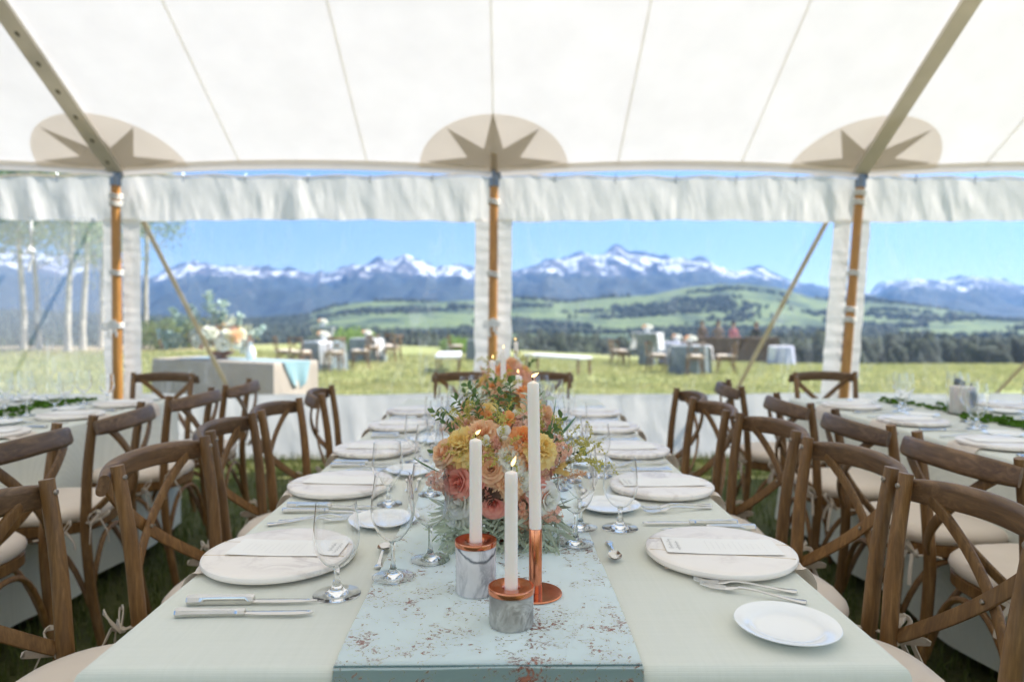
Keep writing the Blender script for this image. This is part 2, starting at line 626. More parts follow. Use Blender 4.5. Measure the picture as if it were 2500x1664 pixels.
def m_mount():
    n = N('snowy_mountain')
    v = n.coord()
    sx = n.n('ShaderNodeSeparateXYZ')
    n.put(sx.inputs[0], v)
    geo = n.n('ShaderNodeNewGeometry')
    sn = n.n('ShaderNodeSeparateXYZ')
    n.put(sn.inputs[0], geo.outputs['True Normal'])
    a = n.noise(v, 0.0042, 6, 0.62, 0.4)
    st = n.noise(n.coord(scale=(1.0, 0.3, 0.3)), 0.013, 6, 0.66, 0.4)
    hz = n.math('ADD', n.math('DIVIDE', n.math('ADD', sx.outputs[2], n.math('MULTIPLY', n.ramp(n.math('DIVIDE', sx.outputs[0], 5000.0), [(0.45, 0.0), (0.56, 1.0)]), 150.0)), 500.0), n.math('MULTIPLY', n.math('SUBTRACT', a, 0.5), 0.55))
    band = n.ramp(hz, [(0.60, 0.0), (0.66, 1.0)])
    streak = n.ramp(n.math('ADD', n.math('MULTIPLY', st, 0.7), n.math('MULTIPLY', a, 0.3)), [(0.492, 0.0), (0.525, 1.0)])
    flat = n.ramp(sn.outputs[2], [(0.66, 0.0), (0.78, 1.0)])
    snow = n.math('MULTIPLY', n.math('MULTIPLY', band, streak), flat)
    rock = n.ramp(n.noise(v, 0.02, 5, 0.6), [(0.3, srgb(52, 50, 56)), (0.7, srgb(104, 94, 92))])
    wood_ = n.ramp(n.noise(v, 0.012, 5, 0.6), [(0.3, srgb(20, 30, 34)), (0.7, srgb(40, 54, 48))])
    base = n.mix(n.ramp(hz, [(0.54, 0.0), (0.64, 1.0)]), wood_, rock)
    col = n.mix(snow, base, (0.86, 0.88, 0.92, 1))
    return n.done(n.bsdf(col, 0.9, 0, n.bump(a, 0.5, 60.0)))
struct('hills', fan(hill_rows), m_hills())
struct('mountains', fan(mount_rows, PXM), m_mount())

# far woods below the rim: nobody could count these
def forest_mesh():
    rng = np.random.RandomState(4)
    bm = bmesh.new()
    bmesh.ops.create_icosphere(bm, subdivisions=2, radius=1.0)
    bv = np.array([v.co[:] for v in bm.verts])
    bf = np.array([[v.index for v in f.verts] for f in bm.faces])
    bm.free()
    VS, FS, off = [], [], 0
    YT = [(-1400, 770), (0, 772), (350, 770), (600, 778), (700, 772), (740, 760), (800, 750), (900, 747), (1000, 756), (1100, 763), (1200, 752), (1300, 756), (1400, 768), (1520, 770), (1700, 768), (1800, 756), (1900, 758), (2000, 763), (2100, 757), (2200, 762), (2356, 766), (2700, 765), (3700, 765)]
    def put(x, y, zb, h, w):
        nonlocal off
        q = bv.copy()
        q *= (1 + 0.24 * rng.randn(len(q), 1))
        q[:, 0] *= w
        q[:, 1] *= w
        q[:, 2] = (q[:, 2] * 0.5 + 0.5) * h
        conifer = rng.rand() < 0.35
        if conifer:
            k = 1.15 - 0.95 * np.clip(q[:, 2] / h, 0, 1)
            q[:, 0] *= k
            q[:, 1] *= k
        q += np.array([x, y, zb])
        VS.append(q)
        FS.append(bf + off)
        off += len(q)
    for i in range(3400):
        px = rng.uniform(-700, 3000)
        r = rng.uniform(130, 420)
        t = (px - 1161) / 1571.0
        zb = terrain_z(px, r)
        ytop = pw(px, YT) + 5 * nz(px * 0.02, r * 0.01) + rng.rand() ** 1.3 * 42
        zt = (733 - ytop) / 1571.0 * r
        h = zt - zb
        if h < 2.5:
            continue
        put(t * r, r, zb - 0.4, h, rng.uniform(0.22, 0.40) * min(h, 7))
    bm = bmesh.new()
    bmesh.ops.create_icosphere(bm, subdivisions=1, radius=1.0)
    bv = np.array([v.co[:] for v in bm.verts])
    bf = np.array([[v.index for v in f.verts] for f in bm.faces])
    bm.free()
    for i in range(26000):                                   # woods in bands across the slopes
        px = rng.uniform(-150, 2550)
        r = 520 + 1050 * rng.rand() ** 0.8
        x = (px - 1161) / 1571.0 * r
        dens = fbm(x / 230.0, r / 85.0, 4.0, 4) + (0.35 if px < 700 + 60 * nz(r * 0.01, 2) else 0.0) + 0.10 * math.sin(r / 60.0)
        if dens < 0.10:
            continue
        h = rng.uniform(4.5, 9.0)
        put(x, r, terrain_z(px, r) - 0.8, h, h * rng.uniform(0.42, 0.7))
    return np_mesh('forest', np.concatenate(VS), np.concatenate(FS))
def m_forest():
    n = N('far_woods')
    v = n.coord()
    c = n.ramp(n.noise(v, 0.16, 5, 0.65), [(0.25, srgb(24, 34, 28)), (0.5, srgb(42, 54, 40)), (0.75, srgb(64, 76, 54))])
    return n.done(n.bsdf(c, 0.95, 0, n.bump(n.noise(v, 1.4, 3), 0.8, 1.0)))
fo = struct('forest', forest_mesh(), m_forest(), 'stuff')
tag(fo, 'dark mass of woods filling the valley below the meadow rim', 'woods', kind='stuff')

# the air between here and the mountains
hz_ = MB().box((0, 3300, 430), (17000, 7400, 920))
n = N('mountain_air')
pv = n.n('ShaderNodeVolumePrincipled')
pv.inputs['Color'].default_value = (0.20, 0.47, 1.0, 1)
pv.inputs['Density'].default_value = 0.00014
pv.inputs['Anisotropy'].default_value = 0.2
n.t.links.new(pv.outputs[0], n.out.inputs['Volume'])
hz_o = struct('haze', hz_, n.m, 'stuff')
tag(hz_o, 'thin blue air softening the far mountains', 'haze', kind='stuff')

# grass blades: dense in and around the tent, coarser towards the rim
def grass_mesh():
    rng = np.random.RandomState(9)
    parts = []
    def field(nb, x0, x1, y0, y1, h0, h1, w):
        x = rng.uniform(x0, x1, nb)
        y = rng.uniform(y0, y1, nb)
        parts.append((x, y, rng.uniform(h0, h1, nb), np.full(nb, w) * rng.uniform(0.6, 1.3, nb)))
    field(52000, -4.6, 4.6, 0.7, 6.4, 0.02, 0.075, 0.004)
    field(70000, -9.0, 9.0, 6.0, 14.0, 0.03, 0.09, 0.008)
    field(60000, -22.0, 20.0, 13.0, 27.0, 0.04, 0.13, 0.018)
    x, y, h, w = [np.concatenate([p[i] for p in parts]) for i in range(4)]
    n = len(x)
    slope = np.where(y < 6, 0, -(y - 6) * np.clip(0.015 + 0.0012 * x, 0.004, 0.03))
    a = rng.uniform(0, 2 * np.pi, n)
    lean = rng.uniform(0.1, 0.8, n) * h
    la = rng.uniform(0, 2 * np.pi, n)
    z0 = slope - 0.03
    V = np.zeros((n, 5, 3), np.float32)
    cx, sy = np.cos(a) * w, np.sin(a) * w
    V[:, 0] = np.stack([x - cx, y - sy, z0], 1)
    V[:, 1] = np.stack([x + cx, y + sy, z0], 1)
    mx, my = x + 0.35 * lean * np.cos(la), y + 0.35 * lean * np.sin(la)
    V[:, 2] = np.stack([mx + cx * 0.7, my + sy * 0.7, slope + h * 0.6], 1)
    V[:, 3] = np.stack([mx - cx * 0.7, my - sy * 0.7, slope + h * 0.6], 1)
    V[:, 4] = np.stack([x + lean * np.cos(la), y + lean * np.sin(la), slope + h], 1)
    b = np.arange(n)[:, None] * 5
    F = np.concatenate([b + np.array([[0, 1, 2]]), b + np.array([[0, 2, 3]]), b + np.array([[3, 2, 4]])])
    return np_mesh('grass', V.reshape(-1, 3), F)
def m_grass():
    n = N('grass_blades')
    v = n.coord()
    f = n.noise(v, 1.3, 5, 0.7)
    f2 = n.noise(v, 30.0, 2, 0.6)
    c = n.ramp(n.math('ADD', n.math('MULTIPLY', f, 0.6), n.math('MULTIPLY', f2, 0.4)), [(0.3, srgb(124, 136, 76)), (0.5, srgb(168, 170, 110)), (0.7, srgb(210, 200, 150))])
    sx = n.n('ShaderNodeSeparateXYZ')
    n.put(sx.inputs[0], v)
    tent_shade = n.ramp(n.math('ADD', n.math('DIVIDE', sx.outputs[1], 14.0), n.math('MULTIPLY', n.math('SUBTRACT', f, 0.5), 0.4)), [(0.42, 1.0), (0.62, 0.0)])  # blades coloured darker and greener under the tent to stand for its shade
    c = n.mix(n.math('MULTIPLY', tent_shade, 0.9), c, n.ramp(f2, [(0.3, srgb(62, 80, 30)), (0.7, srgb(112, 122, 56))]))
    t = n.n('ShaderNodeBsdfTranslucent')
    n.put(t.inputs[0], c)
    return n.done(n.mixs(0.4, n.bsdf(c, 0.7), t.outputs[0]))
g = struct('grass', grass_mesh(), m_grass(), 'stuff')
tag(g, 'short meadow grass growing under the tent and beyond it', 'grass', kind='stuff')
# ------------------------------------------------------------------ the tent
YW, ZE, SL = 5.87, 2.47, 0.61
YR = -0.4                                     # ridge
POLE_X = [-6.50, -3.27, -0.078, 3.05, 6.15]
def canvas(name, col, trans, fold=0.0, var=0.02):
    return fabric(name, col, 0.9, 700.0, trans, 0.0, var, 3.0, 0.0, fold)
M_ROOF = canvas('sailcloth', (0.865, 0.855, 0.845, 1), 0.308, 0, 0.035)
M_SEAM = canvas('sailcloth_seam', (0.95, 0.94, 0.91, 1), 0.88)
M_PATCH = canvas('reinforced_patch', srgb(236, 228, 216), 0.82)
M_STAR = canvas('star_cloth', srgb(200, 193, 181), 0.58)
M_HEM = canvas('hem_cloth', srgb(230, 222, 211), 0.5)
M_STRAP = canvas('ridge_webbing', srgb(230, 223, 211), 0.42, 0, 0.08)
M_WALL = fabric('sidewall_cloth', (0.89, 0.87, 0.84, 1), 0.8, 600.0, 0.47, 0.0, 0.03, 5.0, 0.0, 0.4)
M_ROPE = plain('white_rope', (0.76, 0.75, 0.72, 1), 0.9, 0, 0.1, 30.0, 0.3, 300.0)
M_EYE = plain('dark_eyelet', srgb(112, 104, 84), 0.6, 0, 0.2)
M_STEEL = plain('dull_steel', srgb(120, 128, 138), 0.38, 1.0, 0.2, 20.0)
M_POLE = wood('varnished_pole', srgb(146, 98, 44), srgb(180, 126, 60), srgb(204, 152, 86), (9, 9, 0.7), 0.35, 0.06)
M_GUY = fabric('guy_webbing', srgb(196, 176, 138), 0.85, 500.0, 0.1, 0.3, 0.1, 9.0)

def roof_pt(x, y, off=0.0):
    """point of the roof, off = metres below it along its normal"""
    c = 1 / math.sqrt(1 + SL * SL)
    if y >= YR:
        z = ZE + SL * (YW - y)
        return Vector((x, y - off * SL * c, z - off * c))
    z = ZE + SL * (YW - YR) - SL * (YR - y)
    return Vector((x, y + off * SL * c, z - off * c))
def scallop(x):
    for a, b in zip(POLE_X, POLE_X[1:]):
        if a <= x <= b:
            return 0.075 * math.sin(math.pi * (x - a) / (b - a)) ** 0.8
    return 0.0
def belly(x, y):
    """cloth pulls in a little between the pole lines"""
    for a, b in zip(POLE_X, POLE_X[1:]):
        if a <= x <= b:
            s = math.sin(math.pi * (x - a) / (b - a))
            u = min(1, max(0, (YW - y) / 3.0))
            return 0.05 * s * u + 0.012 * fbm(x * 1.7, y * 0.6, 3, 3) * min(1, u * 4)
    return 0.0
SEAM_X = []
for a, b in zip(POLE_X, POLE_X[1:]):
    SEAM_X += [a, a + (b - a) / 3, a + 2 * (b - a) / 3]
SEAM_X.append(POLE_X[-1])
tent = thing('tent_canopy', 'white sailcloth tent roof with seams and beige star patches over the tables', 'tent roof', (0, 0, 0))
ROOFV = [0, .03, .08, .15, .25, .4, .6, .8, 1.0]
for a, b in zip(SEAM_X, SEAM_X[1:]):
    mb = MB()
    def roof_fn(u, v, a=a, b=b):
        x = lerp(a, b, u)
        ye = YW - scallop(x)
        k = v * 2
        y = lerp(ye, YR, k) if k <= 1 else lerp(YR, 2 * YR - ye, k - 1)
        p = roof_pt(x, y, belly(x, y))
        return p
    mb.grid(8, 48, roof_fn)
    obj('canopy_panel', mb, M_ROOF, tent)
def roof_ribbon(x, w, y0, y1, off, th, ny=30):
    mb = MB()
    pts = [roof_pt(x, lerp(y0, y1, i / ny), off) for i in range(ny + 1)]
    mb.sweep(pts, [(w / 2, th / 2), (-w / 2, th / 2), (-w / 2, -th / 2), (w / 2, -th / 2)], smooth=False, up=(0, SL, 1))
    return mb
for i, x in enumerate(SEAM_X):
    if x in POLE_X:
        continue
    mb = MB()
    pts = [roof_pt(x, lerp(YW - scallop(x) - 0.01, YR, k / 30), belly(x, lerp(YW - scallop(x) - 0.01, YR, k / 30)) + 0.006) for k in range(31)]
    mb.sweep(pts, [(0.011, .001), (-0.011, .001), (-0.011, -.001), (0.011, -.001)], smooth=False, up=(0, SL, 1))
    obj('seam', mb, M_SEAM, tent)
obj('seam', roof_ribbon(POLE_X[2], 0.022, YW - 0.02, YR, 0.006, 0.002), M_SEAM, tent)
for i in (0, 1, 3, 4):
    x = POLE_X[i]
    st = obj('webbing_band', roof_ribbon(x, 0.125, YW - 0.02, YR, 0.034, 0.03), M_STRAP, tent)
    if i in (0, 1):
        em = MB().lathe([(0, -.002), (0.014, -.002), (0.018, 0), (0.014, .002), (0, .002)], 12).mesh('eyelet')
        for k in range(14):
            p = roof_pt(x, YW - 0.12 - 0.205 * k, 0.051)
            obj('eyelet', em, M_EYE, st, p, (-math.atan(SL), 0, 0), (0.8, 1.25, 1))
for i, x in enumerate(POLE_X):
    if i in (0, 4):
        continue
    c = 1 / math.sqrt(1 + SL * SL)
    def on_roof(r, a, off):
        px_ = x + r * math.cos(a)
        d = r * math.sin(a) * c + (0.045 if off > 0.012 else 0.0)
        y = YW - max(d, 0) if d >= 0 else YW - d
        y = min(y, YW - scallop(px_) if POLE_X[0] <= px_ <= POLE_X[-1] else YW)
        return roof_pt(px_, y, off)
    mb = MB()
    ring = [on_roof(0.63, math.pi * k / 40, 0.010) for k in range(41)]
    vs = [on_roof(0, 0, 0.010)] + ring
    mb.add(vs, [(0, k, k + 1) for k in range(1, 41)], False)
    pt = obj('star_patch', mb, M_PATCH, tent)
    tips = [(7, .57), (50, .57), (90, .60), (130, .57), (173, .57)]
    inn = [(29, .25), (70, .23), (110, .23), (151, .25)]
    poly = [on_roof(0, 0, 0.015), on_roof(0.30, R(2), 0.015)]
    for k, (a, r) in enumerate(tips):
        poly.append(on_roof(r, R(a), 0.015))
        if k < 4:
            poly.append(on_roof(inn[k][1], R(inn[k][0]), 0.015))
    poly.append(on_roof(0.30, R(178), 0.015))
    mb = MB().add(poly, [(0, k, k + 1) for k in range(1, len(poly) - 1)], False)
    obj('star', mb, M_STAR, pt)
    if i == 2:
        obj('webbing_tab', roof_ribbon(x, 0.06, YW - 0.01, YW - 0.2, 0.024, 0.006, 4), M_PATCH, tent)
# rolled hem under the scalloped edge, bay by bay
for a, b in zip(POLE_X, POLE_X[1:]):
    mb = MB()
    def hem_fn(u, v, a=a, b=b):
        x = lerp(a, b, u)
        ye = YW - scallop(x)
        if v < 0.5:
            return roof_pt(x, ye - 0.05 * (1 - v * 2), 0.018 + 0.01 * v)
        return roof_pt(x, ye + 0.004, 0.022) + Vector((0, 0.003, -0.035 * (v - 0.5) * 2 + 0.004 * nz(x * 5, 1)))
    mb.grid(60, 6, hem_fn)
    obj('hem', mb, M_HEM, tent)

# poles
def bow(mb, c, s, n=(0, -1, 0), rot=0.0):
    """a tied bow of flat tape at c"""
    def P(a, b, d):
        ca, sa = math.cos(rot), math.sin(rot)
        return Vector(c) + Vector((s * (a * ca - b * sa), -s * d, s * (a * sa + b * ca)))
    sec = [(0.16 * s, 0.02 * s), (-0.16 * s, 0.02 * s), (-0.16 * s, -0.02 * s), (0.16 * s, -0.02 * s)]
    for sg in (-1, 1):
        pts = [P(sg * (0.05 + 0.95 * math.sin(math.pi * k / 10) ** 0.7 * (0.9 if k < 6 else 1)), 0.42 * math.sin(2 * math.pi * k / 10 + 0.4), 0.25 + 0.2 * math.sin(math.pi * k / 10)) for k in range(11)]
        mb.sweep(pts, sec, up=(0, 1, 0))
        mb.sweep([P(0, 0, .25), P(sg * .35, -.5, .4), P(sg * .5, -1.2, .3), P(sg * .42, -1.7, .35)], sec, up=(0, 1, 0))
    mb.lathe([(0, -.2 * s), (.16 * s, -.14 * s), (.2 * s, 0), (.16 * s, .14 * s), (0, .2 * s)], 10, M=Matrix.Translation(P(0, 0, .25)))
PNAMES = {0: 'beyond the left edge of the view', 1: 'beside the aspens and guest chairs', 2: 'behind the floral centrepieces', 3: 'near the moss-dressed table', 4: 'beyond the right edge of the view'}
POLE_BASE = {0: -6.6, 1: -3.29, 2: -0.10, 3: 2.90, 4: 6.05}
TIES = {1: [(2.24, 0), (2.18, 0), (1.60, 0), (1.155, 1)], 2: [(2.2, 0), (1.59, 0), (1.17, 1)], 3: [(2.28, 0), (2.2, 0), (1.60, 0), (1.29, 0), (1.20, 0)]}
for i in range(5):
    bx_, tx_ = POLE_BASE[i], POLE_X[i]
    yy = YW - 0.035
    t = thing('tent_pole', 'varnished wooden tent side pole ' + PNAMES[i], 'tent pole', (bx_, yy, 0), 0, 'tent side poles')
    sh = MB()
    pts = [(lerp(0, tx_ - bx_, k / 12), 0, 2.36 * k / 12) for k in range(13)]
    sh.tube(pts, lambda u: 0.041 - 0.005 * u, 16)
    obj('shaft', sh, M_POLE, t)
    fm = MB()
    dx = tx_ - bx_
    fm.lathe([(0, 2.33), (.044, 2.33), (.044, 2.40), (.018, 2.405), (.014, 2.50), (0, 2.50)], 14, M=Matrix.Translation((dx, 0, 0)))
    obj('steel_cap', fm, M_STEEL, t)
    rm = MB().box((dx + 0.03, 0.01, 2.42), (0.05, 0.035, 0.05), ch=0.006)
    rm.tube([(dx + 0.01, 0.0, 2.44), (dx + 0.05, -.01, 2.445), (dx + 0.06, -.01, 2.40)], 0.006, 6)
    obj('ratchet', rm, M_STEEL, t)
    for (z, bw) in TIES.get(i, ()):
        xx = dx * z / 2.36
        tm = MB()
        for dz in (-.012, .012):
            tm.tube([(xx + .046 * math.cos(a), .046 * math.sin(a), z + dz + .006 * math.sin(a * 2)) for a in [2 * math.pi * k / 14 for k in range(14)]], 0.010, 6, closed=True)
        if bw:
            bow(tm, (xx - 0.02, -.045, z), 0.062, rot=0.25)
            bow(tm, (xx + 0.02, -.055, z + .01), 0.045, rot=-0.5)
        obj('tie', tm, M_ROPE, t)

# sidewall bays: gathered cloth head, clear window, cloth foot, borders laced to the poles
n = N('clear_vinyl')
v = n.coord()
w1 = n.noise(n.coord(scale=(1.0, 1.0, 0.5)), 1.6, 4, 0.6, 1.5)
st = n.noise(n.coord(scale=(2.2, 1, 0.5)), 5.0, 6, 0.75, 2.5)
tr = n.n('ShaderNodeBsdfTransparent')
tr.inputs[0].default_value = (0.95, 0.965, 0.97, 1)
gl = n.n('ShaderNodeBsdfGlossy')
gl.inputs['Roughness'].default_value = 0.12
n.put(gl.inputs['Normal'], n.bump(w1, 0.5, 0.1))
tl = n.n('ShaderNodeBsdfTranslucent')
tl.inputs[0].default_value = (0.9, 0.92, 0.95, 1)
lw = n.n('ShaderNodeLayerWeight')
lw.inputs[0].default_value = 0.5
sh = n.mixs(n.math('ADD', n.math('MULTIPLY', n.math('POWER', lw.outputs['Facing'], 4.0), 0.35), 0.02), tr.outputs[0], gl.outputs[0])
milk = n.math('MULTIPLY', n.ramp(st, [(0.47, 0.0), (0.62, 1.0)]), n.ramp(w1, [(0.4, 0.0), (0.65, 1.0)]))
M_VINYL = n.done(n.mixs(n.math('ADD', n.math('MULTIPLY', milk, 0.20), 0.032), sh, tl.outputs[0]))

M_VINYL_OLD = M_VINYL.copy()                 # the bay by the aspens is scuffed and milky
M_VINYL_OLD.name = 'scuffed_vinyl'
for nd in M_VINYL_OLD.node_tree.nodes:
    if nd.type == 'MATH' and nd.operation == 'ADD' and abs(nd.inputs[1].default_value - 0.032) < 1e-6 and nd.outputs[0].links and nd.outputs[0].links[0].to_node.type == 'MIX_SHADER' and nd.outputs[0].links[0].to_node.outputs[0].links[0].to_node.type == 'OUTPUT_MATERIAL':
        nd.inputs[1].default_value = 0.23

WY = YW + 0.055
BAYN = ['clear-windowed sidewall bay in front of the aspens', 'clear-windowed sidewall bay in front of the flower-topped outdoor table', 'clear-windowed sidewall bay in front of the outdoor bar', 'clear-windowed sidewall bay beside the moss-dressed table']
ZT, ZB = 2.06, 0.565
for bi, (a, b) in enumerate(zip(POLE_X, POLE_X[1:])):
    ab, bb = POLE_BASE[bi], POLE_BASE[bi + 1]
    t = thing('sidewall', BAYN[bi], 'tent wall', ((a + b) / 2, WY, 0), 0, 'clear tent sidewalls')
    cx = (a + b) / 2
    L = b - a
    def xa(z, k=0):           # where the bay's sides are at height z
        return lerp(ab, a, z / 2.4) - cx
    def xb(z):
        return lerp(bb, b, z / 2.4) - cx
    def wav(x, z, amp):
        X = x + cx
        return amp * (0.35 * math.sin(X * 17 + 5 * nz(X * 1.3, z * 0.6, bi)) * (0.5 + nz(X * 0.9, 3, bi)) + 1.7 * fbm(X * 3.2 + 0.8 * z * nz(X * 1.1, 5), z * 1.0, bi, 4) + 0.5 * fbm(X * 9 + z * 2.5, z * 2, bi + 4, 2))
    def rope_z(u):
        return 2.425 - 0.015 * math.sin(math.pi * u) + 0.016 * math.sin(u * 6 * math.pi) ** 2
    def head(u, v):
        zt = rope_z(u)
        zb = ZT + 0.02 * math.sin(math.pi * u) - 0.02 + 0.005 * math.sin(u * 40)
        z = lerp(zt, zb, v)
        x = lerp(xa(z), xb(z), u)
        amp = 0.024 * min(1, 0.25 + v * 1.4) * (1 if bi else 1.4)
        gather = 0.007 * max(0, 1 - 2.2 * v) * math.sin(u * 95 + 4 * nz(u * 9, 2)) * (0.5 + nz(u * 12, bi))
        return (x, wav(x, z, amp) + gather, z)
    obj('head_band', MB().grid(230, 12, head), M_WALL, t)
    def foot(u, v):
        z = lerp(ZB - 0.012 * math.sin(math.pi * u) + 0.004 * math.sin(u * 17), -0.01, v)
        x = lerp(xa(z), xb(z), u)
        return (x, 0.02 * v + wav(x + 3, z, 0.010 + 0.012 * v), z)
    obj('foot_band', MB().grid(120, 8, foot), M_WALL, t)
    for s_, fx in ((1, xa), (-1, xb)):
        def bord(u, v, s_=s_, fx=fx):
            z = lerp(ZT + 0.01, ZB - 0.01, v)
            w = 0.155 + 0.012 * nz(z * 6, s_, bi)
            x = fx(z) + s_ * (0.005 + w * u)
            return (x, -0.004 + 0.009 * fbm(x * 4, z * 16, bi + s_, 3) + 0.004 * math.sin(z * 60 + 30 * u) * (1 - u), z)
        obj('border', MB().grid(8, 90, bord), M_WALL, t)
    def win(u, v):
        z = lerp(ZT + 0.02, ZB - 0.02, v)
        x = lerp(xa(z) + 0.13, xb(z) - 0.13, u)
        return (x, 0.006 + 0.012 * fbm(x * 1.3, z * 1.3, bi, 2) * math.sin(math.pi * u) * math.sin(math.pi * v), z)
    obj('clear_window', MB().grid(40, 20, win), M_VINYL_OLD if bi == 0 else M_VINYL, t)
    rp = MB().tube([(lerp(xa(2.42), xb(2.42), k / 60), -0.004, rope_z(k / 60) + 0.012) for k in range(61)], 0.009, 6)
    obj('head_rope', rp, M_STRAP, t)
    hm = MB().tube([(0, 0, 0.03), (0.010, 0, 0.012), (0.004, 0, -0.004), (-0.008, 0, -0.012), (-0.004, 0, -0.03), (0.006, 0, -0.045)], 0.004, 6, up=(0, 1, 0)).mesh('snap_hook')
    for k in range(1, 6):
        u = k / 6
        obj('snap_hook', hm, M_STEEL, t, (lerp(xa(2.4), xb(2.4), u), -0.02, rope_z(u) + 0.006))

# guy straps outside
def guy(top, foot_, label):
    t = thing('guy_strap', label, 'guy strap', foot_, 0, 'tan guy straps')
    d = Vector(top) - Vector(foot_)
    mb = MB()
    pts = [d * (k / 10) for k in range(11)]
    mb.sweep(pts, [(0.023, 0.002), (-0.023, 0.002), (-0.023, -0.002), (0.023, -0.002)], smooth=False, up=(0, 1, 0.3))
    obj('strap', mb, M_GUY, t)
    sm = MB().tube([(0.0, 0.03, -0.12), (0, -0.03, 0.12), (0, -.035, .14)], [0.013, 0.013, 0.02], 8)
    obj('stake', sm, M_STEEL, t)
guy((-3.28, 6.0, 2.36), (-2.86, 7.65, zg(-2.86, 7.65)), 'tan guy strap slanting past the flower-topped outdoor table')
guy((3.0, 6.0, 2.36), (2.40, 7.65, zg(2.4, 7.65)), 'tan guy strap slanting in front of the outdoor bar')
guy((6.1, 6.0, 2.36), (5.2, 7.65, zg(5.2, 7.65)), 'tan guy strap low at the right edge beside the far glasses')
rp = thing('hanging_rope', 'white rope with a fat knot hanging outside the bay by the aspens', 'rope', (-4.12, 6.02, 1.80))
mb = MB().tube([(0, 0, 0.02), (0.004, 0, 0.2), (-0.006, 0, 0.42), (-0.01, 0, 0.63)], 0.017, 8)
obj('rope', mb, M_ROPE, rp)
mb = MB()
mb.lathe([(0, -.03), (.026, -.022), (.036, 0), (.026, .024), (0, .034)], 12)
mb.tube([(0.0, 0, -0.02), (0.02, 0, -0.06), (-.012, 0, -.11), (-0.02, 0, -.18)], 0.011, 6)
obj('knot', mb, M_ROPE, rp)
# ------------------------------------------------------------------ cross-back chairs
WD, WM, WL = srgb(80, 54, 29), srgb(120, 86, 47), srgb(156, 118, 71)
M_WOODV = wood('chair_wood_upright', WD, WM, WL, (16, 16, 1.6), 0.42)
M_WOODH = wood('chair_wood_rail', srgb(68, 48, 32), srgb(103, 76, 49), srgb(140, 108, 76), (14, 1.8, 14), 0.45)
M_SCREW = plain('screw_head', srgb(150, 140, 128), 0.35, 1.0, 0.15)
M_PAD = fabric('cream_cushion', srgb(226, 210, 192), 0.85, 500.0, 0.0, 0.15, 0.04, 8.0, 0.2)
M_TIE = fabric('cushion_tie', srgb(214, 200, 182), 0.9, 400.0, 0.15, 0.0, 0.06)

def seat_outline(k, grow=0.0):
    """rounded trapezoid, front at +x; k in 0..1 around"""
    a = 2 * math.pi * k
    c, s_ = math.cos(a), math.sin(a)
    e = 2.7
    r = (abs(c) ** e + abs(s_) ** e) ** (-1 / e)
    x, y = r * c, r * s_
    return (x * (0.21 + grow) + 0.005, y * (0.203 + 0.016 * x + grow))
def pad_mesh():
    mb = MB()
    n = 48
    prof = [(0.0, 0.035), (0.5, 0.035), (0.8, 0.033), (0.93, 0.029), (0.985, 0.021), (1.0, 0.014), (0.985, 0.006), (0.95, 0.0)]
    vs = [(0.005, 0, 0.485 + 0.054)]
    fs = []
    for j, (r, z) in enumerate(prof[1:]):
        for k in range(n):
            x, y = seat_outline(k / n, 0.006)
            vs.append((x * r, y * r, 0.485 + z * 1.5 + 0.002 * nz(x * 20, y * 20, j)))
    for k in range(n):
        fs.append((0, 1 + k, 1 + (k + 1) % n))
    for j in range(len(prof) - 2):
        for k in range(n):
            a = 1 + j * n
            fs.append((a + k, a + n + k, a + n + (k + 1) % n, a + (k + 1) % n))
    mb.add(vs, fs)
    return mb
def seat_mesh():
    mb = MB()
    n = 48
    prof = [(0.0, 0.484), (0.96, 0.484), (1.0, 0.479), (1.0, 0.448), (0.97, 0.442), (0.86, 0.442), (0.86, 0.468), (0.0, 0.468)]
    vs, fs = [], []
    for r, z in prof:
        for k in range(n):
            x, y = seat_outline(k / n)
            vs.append((x * max(r, 0.02), y * max(r, 0.02), z))
    for j in range(len(prof) - 1):
        for k in range(n):
            fs.append((j * n + k, (j + 1) * n + k, (j + 1) * n + (k + 1) % n, j * n + (k + 1) % n))
    fs.append(tuple(range(n)))
    mb.add(vs, fs)
    return mb
def post_pts(s):
    ctl = [(-0.255, 0.185, 0.0), (-0.215, 0.184, 0.22), (-0.198, 0.184, 0.44), (-0.202, 0.187, 0.56), (-0.213, 0.192, 0.70), (-0.237, 0.198, 0.872)]
    out = []
    for i in range(len(ctl) - 1):
        for k in range(4):
            u = k / 4
            p0, p1, p2, p3 = ctl[max(i - 1, 0)], ctl[i], ctl[i + 1], ctl[min(i + 2, len(ctl) - 1)]
            out.append(tuple(0.5 * ((2 * p1[j]) + (-p0[j] + p2[j]) * u + (2 * p0[j] - 5 * p1[j] + 4 * p2[j] - p3[j]) * u * u + (-p0[j] + 3 * p1[j] - 3 * p2[j] + p3[j]) * u ** 3) for j in range(3)))
    out.append(ctl[-1])
    return [(x, s * y, z) for x, y, z in out]
def back_x(z):
    return pw(z, [(0.44, -0.198), (0.56, -0.202), (0.70, -0.213), (0.87, -0.237)])
